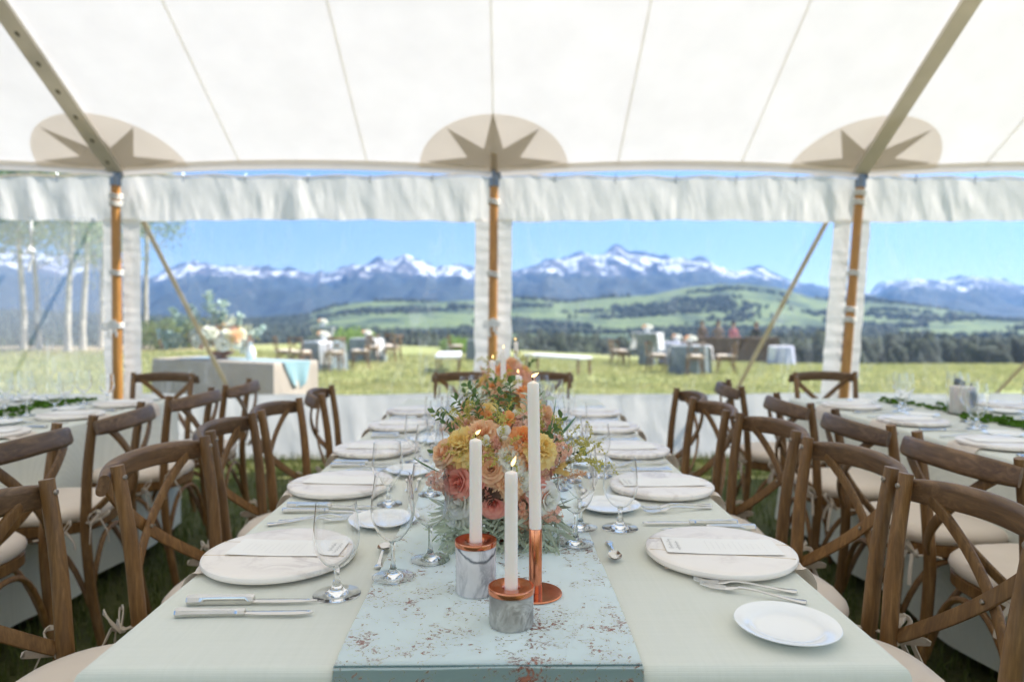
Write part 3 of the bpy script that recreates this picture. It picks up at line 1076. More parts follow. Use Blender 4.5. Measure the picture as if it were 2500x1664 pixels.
def make_chair():
    t = thing('crossback_chair', '', 'chair')
    for s in (-1, 1):
        mb = MB().sweep(post_pts(s), rrect(0.029, 0.031, 0.011, 3), up=(1, 0, 0), scale=lambda u: 0.9 + 0.15 * math.sin(math.pi * u))
        po = obj('post', mb, M_WOODV, t)
        sm = MB().lathe([(0, 0.004), (0.005, 0.003), (0.0068, 0.0), (0.0068, -0.004)], 10).mesh('screw')
        obj('screw', sm, M_SCREW, po, (back_x(0.845) + 0.0155, s * 0.1975, 0.845), (0, R(82), 0))
        mb = MB().tube([(0.175, s * 0.172, 0.445), (0.182, s * 0.18, 0.22), (0.198, s * 0.192, 0.0)], [0.0165, 0.0155, 0.013], 10, up=(1, 0, 0))
        obj('leg', mb, M_WOODV, t)
    # bent top rail
    pts = []
    for k in range(25):
        u = -1 + 2 * k / 24
        y = 0.222 * u
        pts.append((back_x(0.83) - 0.086 + 0.062 * abs(u) ** 2.4, y, 0.830 + 0.012 * (1 - u * u)))
    mb = MB().sweep(pts, rrect(0.027, 0.061, 0.012, 3), up=(0.30, 0, 1), scale=lambda u: 1 - 0.18 * abs(2 * u - 1) ** 6)
    obj('top_rail', mb, M_WOODH, t)
    for s, dx in ((1, 0.0), (-1, -0.0125)):
        pts = []
        for k in range(17):
            u = k / 16
            z = lerp(0.822, 0.52, u)
            y = s * lerp(0.176, -0.176, u) 
            bowd = 0.045 * math.sin(math.pi * u) ** 0.8
            pts.append((back_x(z) - lerp(0.046, 0.012, u) - bowd + dx * math.sin(math.pi * u), y, z))
        mb = MB().sweep(pts, rrect(0.010, 0.030, 0.004, 2), up=(0, 0.33, -0.352 * s))
        obj('cross_slat', mb, M_WOODV, t)
    sm = MB().lathe([(0, 0.003), (0.004, 0.002), (0.0055, 0.0), (0.0055, -0.003)], 10)
    obj('screw', sm, M_SCREW, t, (back_x(0.671) - 0.066, 0, 0.671), (0, R(80), 0))
    obj('seat', seat_mesh(), M_WOODV, t)
    # bentwood hoops under the seat
    for (p, q) in (((0.18, 0.18), (-0.21, 0.184)), ((0.18, -0.18), (-0.21, -0.184)), ((0.18, -0.18), (0.18, 0.18)), ((-0.21, -0.184), (-0.21, 0.184))):
        pts = []
        for k in range(17):
            u = k / 16
            h = 0.19 + 0.24 * (1 - abs(2 * u - 1) ** 2.6)
            pts.append((lerp(p[0], q[0], u) * 0.985, lerp(p[1], q[1], u) * 0.985, h))
        obj('hoop_brace', MB().tube(pts, 0.0095, 8), M_WOODV, t)
    pad = obj('cushion', pad_mesh(), M_PAD, t)
    for s in (-1, 1):
        mb = MB()
        c = (-0.225, s * 0.205, 0.492)
        def P(x, y, z):
            return (c[0] + x, c[1] + s * y, c[2] + z)
        sec = [(0.006, 0.0012), (-0.006, 0.0012), (-0.006, -0.0012), (0.006, -0.0012)]
        mb.sweep([(-0.17, s * 0.17, 0.495), (-0.2, s * 0.19, 0.498), P(0, 0, 0)], sec)
        for g, (ly, lz, lx) in enumerate(((0.03, 0.05, -0.03), (-0.045, 0.03, -0.035))):
            pts = [P(lx * math.sin(math.pi * k / 12) + 0.012 * math.sin(2 * math.pi * k / 12), ly * math.sin(math.pi * k / 12) + 0.014 * math.sin(2 * math.pi * k / 12 + 0.6), lz * math.sin(math.pi * k / 12)) for k in range(13)]
            mb.sweep(pts, sec, up=(1, 0.4, 0))
        for (ty, tz, tx) in ((0.05, -0.055, -0.02), (-0.03, -0.075, -0.04)):
            mb.sweep([P(0, 0, 0), P(tx * 0.6, ty * 0.5, 0.012), P(tx, ty, tz * 0.45), P(tx * 1.1, ty * 1.15, tz)], sec, up=(1, 0.4, 0))
        mb.lathe([(0, -.008), (.007, -.004), (.008, 0.002), (0, .009)], 8, M=Matrix.Translation(c))
        obj('tie', mb, M_TIE, pad)
    return t
chair0 = make_chair()
_used = [False]
def put_chair(loc, rz, label, group):
    if not _used[0]:
        _used[0] = True
        chair0.location = loc
        chair0.rotation_euler = (0, 0, rz)
        chair0['label'] = label
        chair0['group'] = group
        return chair0
    return dup(chair0, loc, rz, label, group)
# x is the seat centre; the back stands 0.25 further out
CL = [(1.25, -0.71, 2), (1.755, -0.632, -4), (2.27, -0.65, 3), (2.72, -0.645, -3), (3.32, -0.61, 8)]
for i, (y, x, a) in enumerate(CL):
    put_chair((x, y, 0), R(a), f'dark cross-back chair, {ORD[i]} from the front along the left side of the centre table', 'chairs at the centre table')
CR = [(1.29, 0.645, -3), (1.725, 0.65, 2), (2.22, 0.64, 5), (2.70, 0.59, 2), (3.14, 0.605, -4)]
for i, (y, x, a) in enumerate(CR):
    put_chair((x, y, 0), R(180 + a), f'dark cross-back chair, {ORD[i]} from the front along the right side of the centre table', 'chairs at the centre table')
for i, x in enumerate((-0.235, 0.235)):
    put_chair((x, 4.07, 0), R(-90 + (2 if i else -2)), f"dark cross-back chair at the centre table far end, {('left', 'right')[i]} one of two", 'chairs at the centre table')
SIDE_L = [(2.02, -1.675, 0), (2.57, -1.685, 6), (3.2, -1.685, -2), (3.68, -1.665, 4)]
for i, (y, x, a) in enumerate(SIDE_L):
    put_chair((x, y, 0), R(180 + a), f'dark cross-back chair with its back to the aisle, {ORD[i]} from the front, left-hand table', 'chairs at the left-hand table')
put_chair((-2.16, 4.05, 0), R(-90 - 8), 'dark cross-back chair at the far end of the left-hand table', 'chairs at the left-hand table')
SIDE_R = [(1.84, 1.495, 2), (2.34, 1.485, -2), (2.9, 1.485, -3), (3.56, 1.465, -9)]
for i, (y, x, a) in enumerate(SIDE_R):
    put_chair((x, y, 0), R(a), f'dark cross-back chair with its back to the aisle, {ORD[i]} from the front, right-hand table', 'chairs at the right-hand table')
put_chair((2.07, 4.08, 0), R(-90 + 4), 'dark cross-back chair at the far end of the right-hand table', 'chairs at the right-hand table')

# ------------------------------------------------------------------ tables and cloths
def m_linen():
    n = N('sage_linen')
    v = n.coord()
    slub = n.noise(n.coord(scale=(2, 60, 60)), 3.0, 4, 0.6)
    slub2 = n.noise(n.coord(scale=(60, 2, 2)), 3.0, 4, 0.6)
    c = n.ramp(n.math('ADD', n.math('MULTIPLY', slub, 0.5), n.math('MULTIPLY', slub2, 0.5)), [(0.3, srgb(224, 225, 211)), (0.7, srgb(232, 232, 219))])
    ck = []
    for d in ('X', 'Y', 'Z'):
        w = n.n('ShaderNodeTexWave', wave_type='BANDS', bands_direction=d)
        n.put(w.inputs[0], v)
        w.inputs['Scale'].default_value = 150.0
        w.inputs['Distortion'].default_value = 0.6
        w.inputs['Detail Scale'].default_value = 8.0
        ck.append(w.outputs['Fac'])
    wv = n.math('MULTIPLY', n.math('MULTIPLY', n.math('ADD', ck[0], 0.25), n.math('ADD', ck[1], 0.25)), n.math('ADD', ck[2], 0.25))
    c = n.mix(n.ramp(wv, [(0.0, 0.22), (0.5, 0.0)]), c, srgb(172, 178, 164))
    return n.done(n.bsdf(c, 0.85, 0, n.bump(wv, 0.35, 0.001, n.bump(n.noise(v, 3.5, 3, 0.5, 0.8), 0.25, 0.012)), **{'Sheen Weight': 0.15}))
M_LINEN = m_linen()
M_TTOP = plain('plain_tabletop', srgb(150, 120, 90), 0.5)
def cloth_mesh(x0, x1, y0, y1, zt, drop, seed, wave=0.025, seg=0.03, r=0.012):
    """top, rounded arris and four draped sides as one sheet"""
    mb = MB()
    per = []
    nx = max(4, int((x1 - x0) / seg))
    ny = max(4, int((y1 - y0) / seg))
    for i in range(nx):
        per.append((lerp(x0, x1, i / nx), y0, 0, -1))
    for i in range(ny):
        per.append((x1, lerp(y0, y1, i / ny), 1, 0))
    for i in range(nx):
        per.append((lerp(x1, x0, i / nx), y1, 0, 1))
    for i in range(ny):
        per.append((x0, lerp(y1, y0, i / ny), -1, 0))
    n = len(per)
    rings = [(-r, 0.0), (-0.35 * r, -0.08 * r), (0.1 * r, -0.5 * r), (0.3 * r, -1.1 * r)] + [(0.4 * r, -drop * k / 9) for k in range(1, 10)]
    vs, fs = [], []
    for j, (o, dz) in enumerate(rings):
        f = max(0.0, -dz / drop)
        for k, (x, y, ax, ay) in enumerate(per):
            s = k * seg
            w = wave * f * (1 + math.sin(s * 9 + 3 * nz(s * 1.1, seed)) + 1.2 * fbm(s * 2.3, f * 0.7, seed, 3)) if f > 0 else 0
            corner = 0.0
            oo = o + w
            # nudge corners outward so that the sheet stays closed there
            cx_ = ax if ax else (-1 if abs(x - x0) < 1e-6 else 0)
            cy_ = ay if ay else (-1 if (abs(y - y0) < 1e-6 and ax > 0) else (1 if (abs(y - y1) < 1e-6 and ax < 0) else 0))
            if ay > 0 and abs(x - x1) < 1e-6:
                cx_ = 1
            vs.append((x + cx_ * oo, y + cy_ * oo, zt + dz + 0.0006 * nz(x * 9, y * 9, seed)))
    for j in range(len(rings) - 1):
        for k in range(n):
            a, b = j * n + k, j * n + (k + 1) % n
            fs.append((a, a + n, b + n, b))
    mb.add(vs, fs)
    # flat top, a grid inside the first ring
    def top(u, v):
        x, y = lerp(x0 + r, x1 - r, u), lerp(y0 + r, y1 - r, v)
        return (x, y, zt + 0.0006 * nz(x * 9, y * 9, seed))
    mb.grid(20, 60, top)
    return mb
ZTAB = 0.76
def table(label, x0, x1, y0, y1, seed, group, drop=0.70, nolegs=False):
    cx, cyy = (x0 + x1) / 2, (y0 + y1) / 2
    t = thing('dining_table', label, 'table', (cx, cyy, 0), 0, group)
    obj('tablecloth', cloth_mesh(x0 - cx, x1 - cx, y0 - cyy, y1 - cyy, ZTAB, drop, seed), M_LINEN, t)
    obj('tabletop', MB().box((0, 0, ZTAB - 0.02), (x1 - x0 - 0.01, y1 - y0 - 0.01, 0.034)), M_TTOP, t)
    for sx in (-1, 1):
        for sy in (-1, 1):
            obj('leg', MB().tube([(sx * (x1 - x0 - .3) / 2, sy * (y1 - y0 - .3) / 2, 0), (sx * (x1 - x0 - .3) / 2, sy * (y1 - y0 - .3) / 2, ZTAB - 0.04)], 0.016, 8), M_STEEL, t)
    return t
table('long centre dining table under a sage linen cloth, laid with flowers and candles', -0.535, 0.535, 0.868, 3.84, 1.0, 'long dining tables')
table('left-hand dining table under a sage linen cloth', -2.90, -1.83, 0.2, 3.84, 2.0, 'long dining tables')
table('right-hand dining table under a sage linen cloth, dressed with moss', 1.63, 2.70, 0.2, 3.84, 3.0, 'long dining tables')

# velvet runner with copper foil flecks
def m_velvet(fl=True):
    n = N('foiled_velvet')
    v = n.coord()
    tint = n.ramp(n.noise(v, 5.0, 4), [(0.3, srgb(78, 106, 101)), (0.7, srgb(92, 119, 113))])
    big = n.noise(v, 15.0, 4, 0.6, 0.4)
    fine = n.noise(n.coord(scale=(1.0, 1.5, 1.0)), 64.0, 8, 0.8, 2.0)
    f = n.math('ADD', n.math('MULTIPLY', n.ramp(big, [(0.32, 0.0), (0.68, 1.0)]), 0.11), fine)
    foil = n.ramp(f, [(0.610, 0.0), (0.630, 1.0)])
    vel = n.bsdf(tint, 0.9, 0, n.bump(n.noise(v, 400.0, 2), 0.15, 0.001), **{'Sheen Weight': 1.0, 'Sheen Roughness': 0.35, 'Sheen Tint': srgb(205, 228, 226), 'Specular IOR Level': 0.15})
    shn = n.n('ShaderNodeBsdfSheen')
    shn.distribution = 'ASHIKHMIN'
    shn.inputs['Color'].default_value = (1.0, 0.985, 0.90, 1)
    shn.inputs['Roughness'].default_value = 0.8
    ad = n.n('ShaderNodeAddShader')
    n.t.links.new(vel, ad.inputs[0])
    n.t.links.new(shn.outputs[0], ad.inputs[1])
    vel = ad.outputs[0]
    cop = n.bsdf(n.ramp(fine, [(0.5, srgb(122, 74, 58)), (0.75, srgb(186, 124, 98))]), 0.42, 0.75)
    return n.done(n.mixs(foil, vel, cop))
M_VELVET = m_velvet()
def runner_mesh():
    mb = MB()
    x0, x1, th = -0.199, 0.199, 0.0025
    path = [(0.855, -0.30), (0.8545, -0.2), (0.8535, -0.10), (0.853, -0.04), (0.8545, -0.012), (0.859, 0.002), (0.870, 0.0045)]
    path += [(0.9 + 0.1 * k, 0.0045) for k in range(30)] + [(3.84, 0.0045), (3.853, -0.004), (3.856, -0.03), (3.858, -0.2)]
    def f(u, v):
        i = v * (len(path) - 1)
        j = min(int(i + 1e-6), len(path) - 2)
        k = i - j
        y, z = lerp(path[j][0], path[j + 1][0], k), lerp(path[j][1], path[j + 1][1], k)
        e = 0.006 * nz(y * 2.3, u * 1.5, 5) + 0.002 * nz(y * 9, u * 2, 8)
        if z > 0:
            z += 0.0016 * (1 + nz(y * 4, u * 5, 2)) * math.sin(math.pi * min(1, max(0, u)))
        if z < -0.02:
            y -= 0.002 * math.sin(u * 14) * min(1, -z * 6)
        return (lerp(x0, x1, u) + e, y, ZTAB + z)
    mb.grid(24, 3 * (len(path) - 1), f, flip=False)
    # hem turned under along both long edges and stitched line
    return mb
ru = thing('table_runner', 'pale teal velvet runner flecked with copper foil along the centre table', 'table runner', (-0.009, 0, 0))
obj('velvet', runner_mesh(), M_VELVET, ru)
n = N('hem_thread')
M_THREAD = n.done(n.bsdf(srgb(84, 112, 112), 0.9))
obj('hem_stitch', MB().tube([(lerp(-0.198, 0.198, k / 20), 0.8628 , ZTAB + 0.0052) for k in range(21)], 0.0012, 5), M_THREAD, ru)
# ------------------------------------------------------------------ tableware
M_CHARGER = marble('cream_marble', srgb(249, 241, 231), srgb(206, 192, 182), 9.0, 0.48, 0.52, 0.35, srgb(246, 236, 225))
M_BRASS = plain('brass_inlay', srgb(206, 178, 132), 0.4, 0.6, 0.1)
M_NAPKIN = fabric('cream_napkin', srgb(236, 222, 206), 0.9, 500.0, 0.1, 0.15, 0.04)
M_CARD = plain('menu_card', srgb(249, 246, 240), 0.8, 0, 0.01)
M_INK = plain('grey_ink', srgb(150, 146, 142), 0.8, 0, 0.1)
M_INKF = plain('faint_ink', srgb(238, 235, 230), 0.8, 0, 0.02)
M_PORC = plain('white_porcelain', srgb(246, 245, 241), 0.18, 0, 0.01, **{'Coat Weight': 0.4})
M_SILVER = plain('polished_silver', srgb(214, 212, 208), 0.16, 1.0, 0.05, 40.0)
def m_glass():
    n = N('clear_glass')
    g_ = n.n('ShaderNodeBsdfGlass')
    g_.inputs['Color'].default_value = (1, 1, 1, 1)
    g_.inputs['Roughness'].default_value = 0.0
    g_.inputs['IOR'].default_value = 1.38
    return n.done(g_.outputs[0])
M_GLASS = m_glass()

def charger_mesh():
    r = 0.138
    return MB().lathe([(0, 0.0), (r * .9, 0), (r - .004, .0012), (r - .0008, .0045), (r, .008), (r - .0012, .0118), (r - .005, .0140), (r * .9, .0146), (0, .0146)], 72)
ME_CHARGER = charger_mesh().mesh('charger')
def inlay_mesh(y0, y1):
    r = 0.1335
    def e(y, s):
        return (s * math.sqrt(r * r - y * y), y)
    a, b = e(y0, -1), e(y1, 1)
    d = Vector((b[0] - a[0], b[1] - a[1], 0)).normalized()
    p = Vector((-d.y, d.x, 0)) * 0.0007
    A, B = Vector((a[0], a[1], 0.0148)), Vector((b[0], b[1], 0.0148))
    return MB().add([A - p, B - p, B + p, A + p, A - p - Vector((0, 0, .0006)), B - p - Vector((0, 0, .0006)), B + p - Vector((0, 0, .0006)), A + p - Vector((0, 0, .0006))], [(0, 1, 2, 3), (0, 4, 5, 1), (3, 2, 6, 7)], False)
ME_INLAY = [inlay_mesh(0.055, 0.02).mesh('inlay'), inlay_mesh(-0.02, -0.045).mesh('inlay')]
def napkin_mesh(seed):
    """folded napkin: a flat pad under the charger with one soft edge over the table rim"""
    mb = MB()
    def f(u, v):
        x, y = lerp(-0.118, 0.205, u), lerp(-0.075, 0.075, v)
        z = 0.003 + 0.002 * (1 + nz(x * 18, y * 18, seed))
        if abs(x) > 0.125:
            z += 0.003 * abs(nz(x * 40, y * 60, seed + 3))
        edge_ = 0.118
        if x > edge_ + 0.01:
            dx = x - edge_ - 0.01
            z -= dx * 0.9 * min(1, dx / 0.03)
            x = edge_ + 0.01 + min(dx, 0.03) * 0.75
            z += 0.006 * nz(y * 30, seed)
        return (x, y + 0.004 * nz(x * 12, y * 6, seed), z)
    mb.grid(40, 18, f)
    return mb
ME_NAPKIN = [napkin_mesh(s).mesh('napkin') for s in (1, 5)]
def card_mesh():
    mb = MB()
    def top(u, v):
        return (lerp(-0.105, 0.105, u), lerp(-0.044, 0.044, v), 0.0006 + 0.0035 * (2 * u - 1) ** 2 * 0.5)
    mb.grid(14, 4, top)
    mb.grid(14, 4, lambda u, v: Vector(top(u, v)) - Vector((0, 0, 0.0005)), flip=True)
    return mb
ME_CARD = card_mesh().mesh('card')
def card_z(x):
    return 0.0006 + 0.0035 * (x / 0.105) ** 2 * 0.5 + 0.0003
def script_mesh(seed, lines, x0, w, hgt):
    """loose pen loops, read along the card's short side"""
    rr = random.Random(seed)
    mb = MB()
    for li in range(lines):
        bx_ = x0 + li * hgt * 1.6
        n_ = 46
        pts = []
        ph, y = rr.random() * 6, -w / 2 + rr.random() * .006
        for k in range(n_):
            u = k / (n_ - 1)
            yy = y + u * w * (0.95 - 0.2 * li) + 0.0014 * math.cos(u * 60 + ph)
            amp = hgt * (0.25 + 0.75 * max(0, math.sin(u * 21 + ph)) ** 2 * (0.4 + 0.6 * rr.random()))
            xx = bx_ + amp * math.sin(u * 60 + ph)
            pts.append((xx, yy, card_z(xx)))
        for a, b in zip(pts, pts[1:]):
            d = Vector((b[0] - a[0], b[1] - a[1], 0))
            if d.length < 1e-6:
                continue
            p = Vector((-d.y, d.x, 0)).normalized() * 0.00035
            A, B = Vector(a), Vector(b)
            mb.add([A - p, B - p, B + p, A + p], [(0, 1, 2, 3)], False)
    return mb
def print_mesh(seed):
    rr = random.Random(seed)
    mb = MB()
    for li in range(13):
        x = -0.045 + li * 0.0105
        w = 0.02 + rr.random() * 0.035
        y = -w / 2
        while y < w / 2:
            l = 0.003 + rr.random() * 0.006
            mb.add([(x - .0007, y, card_z(x)), (x + .0007, y, card_z(x)), (x + .0007, y + l, card_z(x)), (x - .0007, y + l, card_z(x))], [(0, 1, 2, 3)], False)
            y += l + 0.002
    return mb
ME_SCRIPT = [script_mesh(s, 2, -0.092, 0.06, 0.008).mesh('lettering') for s in range(5)]
ME_PRINT = [print_mesh(s).mesh('print') for s in range(3)]

# bread plate
ME_BREAD = MB().lathe([(0, .004), (.040, .004), (.046, .0048), (.050, .0075), (.054, .0105), (.068, .0135), (.0722, .0142), (.073, .0136), (.0722, .0128), (.060, .0085), (.050, .003), (.044, .0), (.040, .0), (.039, .0015), (0, .0015)], 72).mesh('bread_plate')

# glasses
def glass_mesh(prof_out, wall, foot):
    """prof_out: bowl outside from its bottom to the rim (r, z); foot: outside of stem and foot from the bowl down to the table"""
    top = prof_out[-1]
    inner = []
    n = len(prof_out)
    for i in range(n - 1, -1, -1):
        r, z = prof_out[i]
        a, b = prof_out[max(i - 1, 0)], prof_out[min(i + 1, n - 1)]
        t = Vector((b[0] - a[0], b[1] - a[1])).normalized()
        inner.append((max(0.0, r - wall * t.y), z + wall * t.x * (1 if i < n - 1 else 0)))
    inner = [p for p in inner if p[0] > 0.0005]
    inner.append((0, prof_out[0][1] + wall * 3.0))
    prof = [(0, 0.0018)] + foot[::-1] + prof_out + inner
    return MB().lathe(prof, 40)
gob_out = [(.0062, .0445), (.013, .0475), (.021, .0535), (.028, .0625), (.0335, .073), (.0366, .085), (.0374, .096), (.0368, .109), (.0354, .124), (.0338, .138), (.0328, .150)]
gob_foot = [(.0062, .0445), (.0046, .039), (.0042, .032), (.0048, .025), (.0068, .018), (.0095, .0115), (.0135, .0070), (.020, .0042), (.029, .0026), (.038, .0015), (.0385, .0006), (.037, 0.0), (.025, .0006), (.010, .0016)]
wine_out = [(.0048, .0605), (.009, .0630), (.017, .0685), (.025, .0775), (.0315, .089), (.0358, .1015), (.0374, .114), (.0371, .126), (.0356, .140), (.0334, .155), (.0312, .169), (.0302, .178)]
wine_foot = [(.0048, .0605), (.0040, .055), (.0036, .046), (.0036, .034), (.0040, .024), (.0053, .0175), (.0076, .0115), (.0115, .0070), (.018, .0042), (.026, .0027), (.033, .0018), (.0358, .0011), (.0350, 0.0), (.024, .0006), (.010, .0016)]
ME_GOB = glass_mesh(gob_out, 0.0010, gob_foot).mesh('goblet')
ME_WINE = glass_mesh(wine_out, 0.0009, wine_foot).mesh('wine_glass')

# cutlery, lying along x with the working end at +x
def outline_solid(top, bottom, zfn, th, mb=None, nx=None):
    """top/bottom: lists of (x, y) edges with the same count; zfn(x) height of the mid plane; th(x) thickness"""
    mb = mb or MB()
    m = len(top)
    vs, fs = [], []
    for (xt, yt), (xb, yb) in zip(top, bottom):
        x = (xt + xb) / 2
        z, h = zfn(x), th(x) / 2
        ym = (yt + yb) / 2
        q = 0.72
        vs += [(xt, yt, z), (xt, lerp(ym, yt, q), z + h), (xb, lerp(ym, yb, q), z + h), (xb, yb, z), (xb, lerp(ym, yb, q), z - h), (xt, lerp(ym, yt, q), z - h)]
    for i in range(m - 1):
        for k in range(6):
            fs.append((i * 6 + k, (i + 1) * 6 + k, (i + 1) * 6 + (k + 1) % 6, i * 6 + (k + 1) % 6))
    fs.append(tuple(reversed(range(6))))
    fs.append(tuple(range((m - 1) * 6, m * 6)))
    return mb.add(vs, fs)
def sym(pts):
    return [(x, w) for x, w in pts], [(x, -w) for x, w in pts]
def steak_knife():
    h = MB()
    t = [(-.104, .0045), (-.103, .008), (-.097, .0095), (-.085, .009), (-.07, .0078), (-.05, .0070), (-.03, .0068), (-.012, .0078), (-.004, .0088), (0.0, .0078)]
    b = [(-.104, -.0045), (-.103, -.0085), (-.097, -.0100), (-.085, -.0085), (-.07, -.0075), (-.05, -.0075), (-.03, -.0072), (-.012, -.0070), (-.004, -.0072), (0.0, -.0065)]
    outline_solid(t, b, lambda x: 0.0065, lambda x: 0.0125 if x < -.002 else 0.009, h)
    bl = MB()
    t = [(0, .0062), (.02, .0065), (.05, .0066), (.075, .0060), (.09, .0042), (.1, .0005)]
    b = [(0, -.0062), (.02, -.0072), (.05, -.0074), (.075, -.0058), (.09, -.0035), (.1, -.0005)]
    outline_solid(t, b, lambda x: 0.0045 - 0.02 * x * 0.1, lambda x: 0.0022, bl)
    return h, bl
def table_knife():
    h = MB()
    p = [(-.104, .0035), (-.103, .0075), (-.0985, .0092), (-.094, .0086), (-.09, .0076), (-.07, .0066), (-.045, .0056), (-.022, .0052), (-.012, .0056), (-.009, .0074), (-.006, .0060), (-.003, .0072), (.001, .0056)]
    outline_solid(*sym(p), lambda x: 0.0055, lambda x: 0.0105 if x < -.09 else lerp(.0095, .0075, (x + .09) / .09), h)
    # raised thread along the handle
    for s in (-1, 1):
        h.tube([(-.098, s * .0058, .0098), (-.07, s * .0044, .0096), (-.04, s * .0034, .0092), (-.014, s * .0032, .0088)], 0.0008, 5)
    bl = MB()
    t = [(0, .005), (.012, .0055), (.03, .0058), (.07, .0066), (.09, .0064), (.1, .0042), (.1035, .0006)]
    b = [(0, -.005), (.012, -.0058), (.03, -.0078), (.07, -.0082), (.09, -.0066), (.1, -.003), (.1035, -.0004)]
    outline_solid(t, b, lambda x: 0.0045, lambda x: 0.0022, bl)
    return h, bl
def arc_z(x):
    """side view of a fork or spoon: handle tip rests, neck lifts, bowl dips"""
    return pw(x, [(-.1, .0035), (-.085, .0035), (-.05, .0055), (-.01, .0105), (.02, .0115), (.04, .0075), (.06, .0045), (.08, .005), (.1, .0085)])
def handle_pts():
    return [(-.1, .0045), (-.0985, .0085), (-.092, .0096), (-.086, .0080), (-.07, .0062), (-.04, .0042), (-.01, .0032), (.015, .0030), (.026, .0042)]
def fork_meshes():
    h = MB()
    outline_solid(*sym(handle_pts()), arc_z, lambda x: 0.003 if x < 0 else 0.0036, h)
    hd = MB()
    outline_solid(*sym([(.026, .0042), (.034, .0088), (.042, .0108), (.05, .0112)]), arc_z, lambda x: 0.0024, hd)
    for k in range(4):
        y = -.0090 + .006 * k
        outline_solid([(.05, y + .0020), (.075, y + .0019), (.094, y + .0014), (.1, y + .0005)], [(.05, y - .0020), (.075, y - .0019), (.094, y - .0014), (.1, y - .0005)], arc_z, lambda x: 0.0020, hd)
    return h, hd
def spoon_meshes():
    h = MB()
    outline_solid(*sym([(x * .62 - .0, w * .82) for x, w in handle_pts()]), lambda x: arc_z(x / .62) * .8, lambda x: 0.003, h)
    hd = MB()
    def f(u, v):
        a = 2 * math.pi * u
        r = v
        x = .036 + .0205 * r * math.cos(a)
        y = .0128 * r * math.sin(a) * (1 - .12 * math.cos(a))
        return (x, y, .0032 + .0068 * r ** 2.2 + (.002 if math.cos(a) < -.7 and r > .9 else 0))
    hd.grid(28, 6, f, wrap=True)
    hd.grid(28, 6, lambda u, v: Vector(f(u, v)) - Vector((0, 0, .0012)), wrap=True, flip=True)
    return h, hd
CUT = {}
for nm, fn in (('steak_knife', steak_knife), ('table_knife', table_knife), ('fork', fork_meshes), ('spoon', spoon_meshes)):
    a, b = fn()
    CUT[nm] = (a.mesh('handle'), b.mesh({'steak_knife': 'blade', 'table_knife': 'blade', 'fork': 'tines', 'spoon': 'bowl'}[nm]))
def cutlery(kind, x, y, ang, label, z=None, group='silver cutlery on the centre table', s=1.0, tilt=0.0):
    t = thing(kind, label, {'steak_knife': 'knife', 'table_knife': 'knife', 'fork': 'fork', 'spoon': 'spoon'}[kind], (x, y, z if z is not None else ZTAB + 0.0015), 0, group, rot=(0, tilt, R(ang)))
    t.scale = (s,) * 3
    obj('handle', CUT[kind][0], M_SILVER, t)
    obj({'steak_knife': 'blade', 'table_knife': 'blade', 'fork': 'tines', 'spoon': 'bowl'}[kind], CUT[kind][1], M_SILVER, t)
    return t
def glass(kind, x, y, label, z=None, group='stemware on the centre table', s=1.0):
    o = obj(kind, ME_GOB if kind == 'water_goblet' else ME_WINE, M_GLASS, None, (x, y, z if z is not None else ZTAB + 0.001), (0, 0, RND.random() * 6), s)
    return tag(o, label, 'glass', group)
def setting(i, side, cx, cyy, tab='centre table', detail=True):
    """side -1: guest sits at -x; 1: at +x. i: which one from the front"""
    w = {-1: 'left', 1: 'right'}[side]
    where = f'{ORD[i]} place from front, {w} side, {tab}'
    s = -side            # +1 means the guest faces +x
    def W(dx, dy):
        return cx + s * dx, cyy + s * dy
    rz = 0 if s > 0 else math.pi
    jit = RND.uniform
    t = thing('charger_plate', f'round cream marble charger, {where}', 'plate', (cx, cyy, ZTAB + 0.0062), rz + R(jit(-12, 12)), 'marble chargers')
    obj('slab', ME_CHARGER, M_CHARGER, t)
    for k in (0, 1):
        obj('brass_inlay', ME_INLAY[k], M_BRASS, t)
    nk = obj('napkin', ME_NAPKIN[i % 2], M_NAPKIN, None, (cx, cyy, ZTAB + 0.0012), (0, 0, rz + math.pi + R(jit(-5, 5))))
    tag(nk, f'cream napkin under the marble charger, {where}', 'napkin', 'cream napkins')
    mc = thing('menu_card', f'white menu card on the charger, {where}', 'menu card', (cx + s * jit(-.005, .02), cyy + jit(-.004, .008), ZTAB + 0.0216), rz + R(jit(-6, 4) if i else (-3 if side < 0 else -5)), 'menu cards')
    cd = obj('card', ME_CARD, M_CARD, mc)
    obj('lettering', ME_SCRIPT[(i + (2 if side > 0 else 0)) % 5], M_INK, mc, (0, 0, 0), (0, 0, math.pi))
    obj('print', ME_PRINT[i % 3], M_INKF, mc, (-0.02, 0, 0.0002), (0, 0, math.pi))
    return where, W, rz
PL = [(1.262, -0.405), (1.80, -0.42), (2.29, -0.425), (2.80, -0.41), (3.24, -0.41)]
PR = [(1.268, 0.417), (1.775, 0.42), (2.27, 0.425), (2.75, 0.42), (3.18, 0.42)]
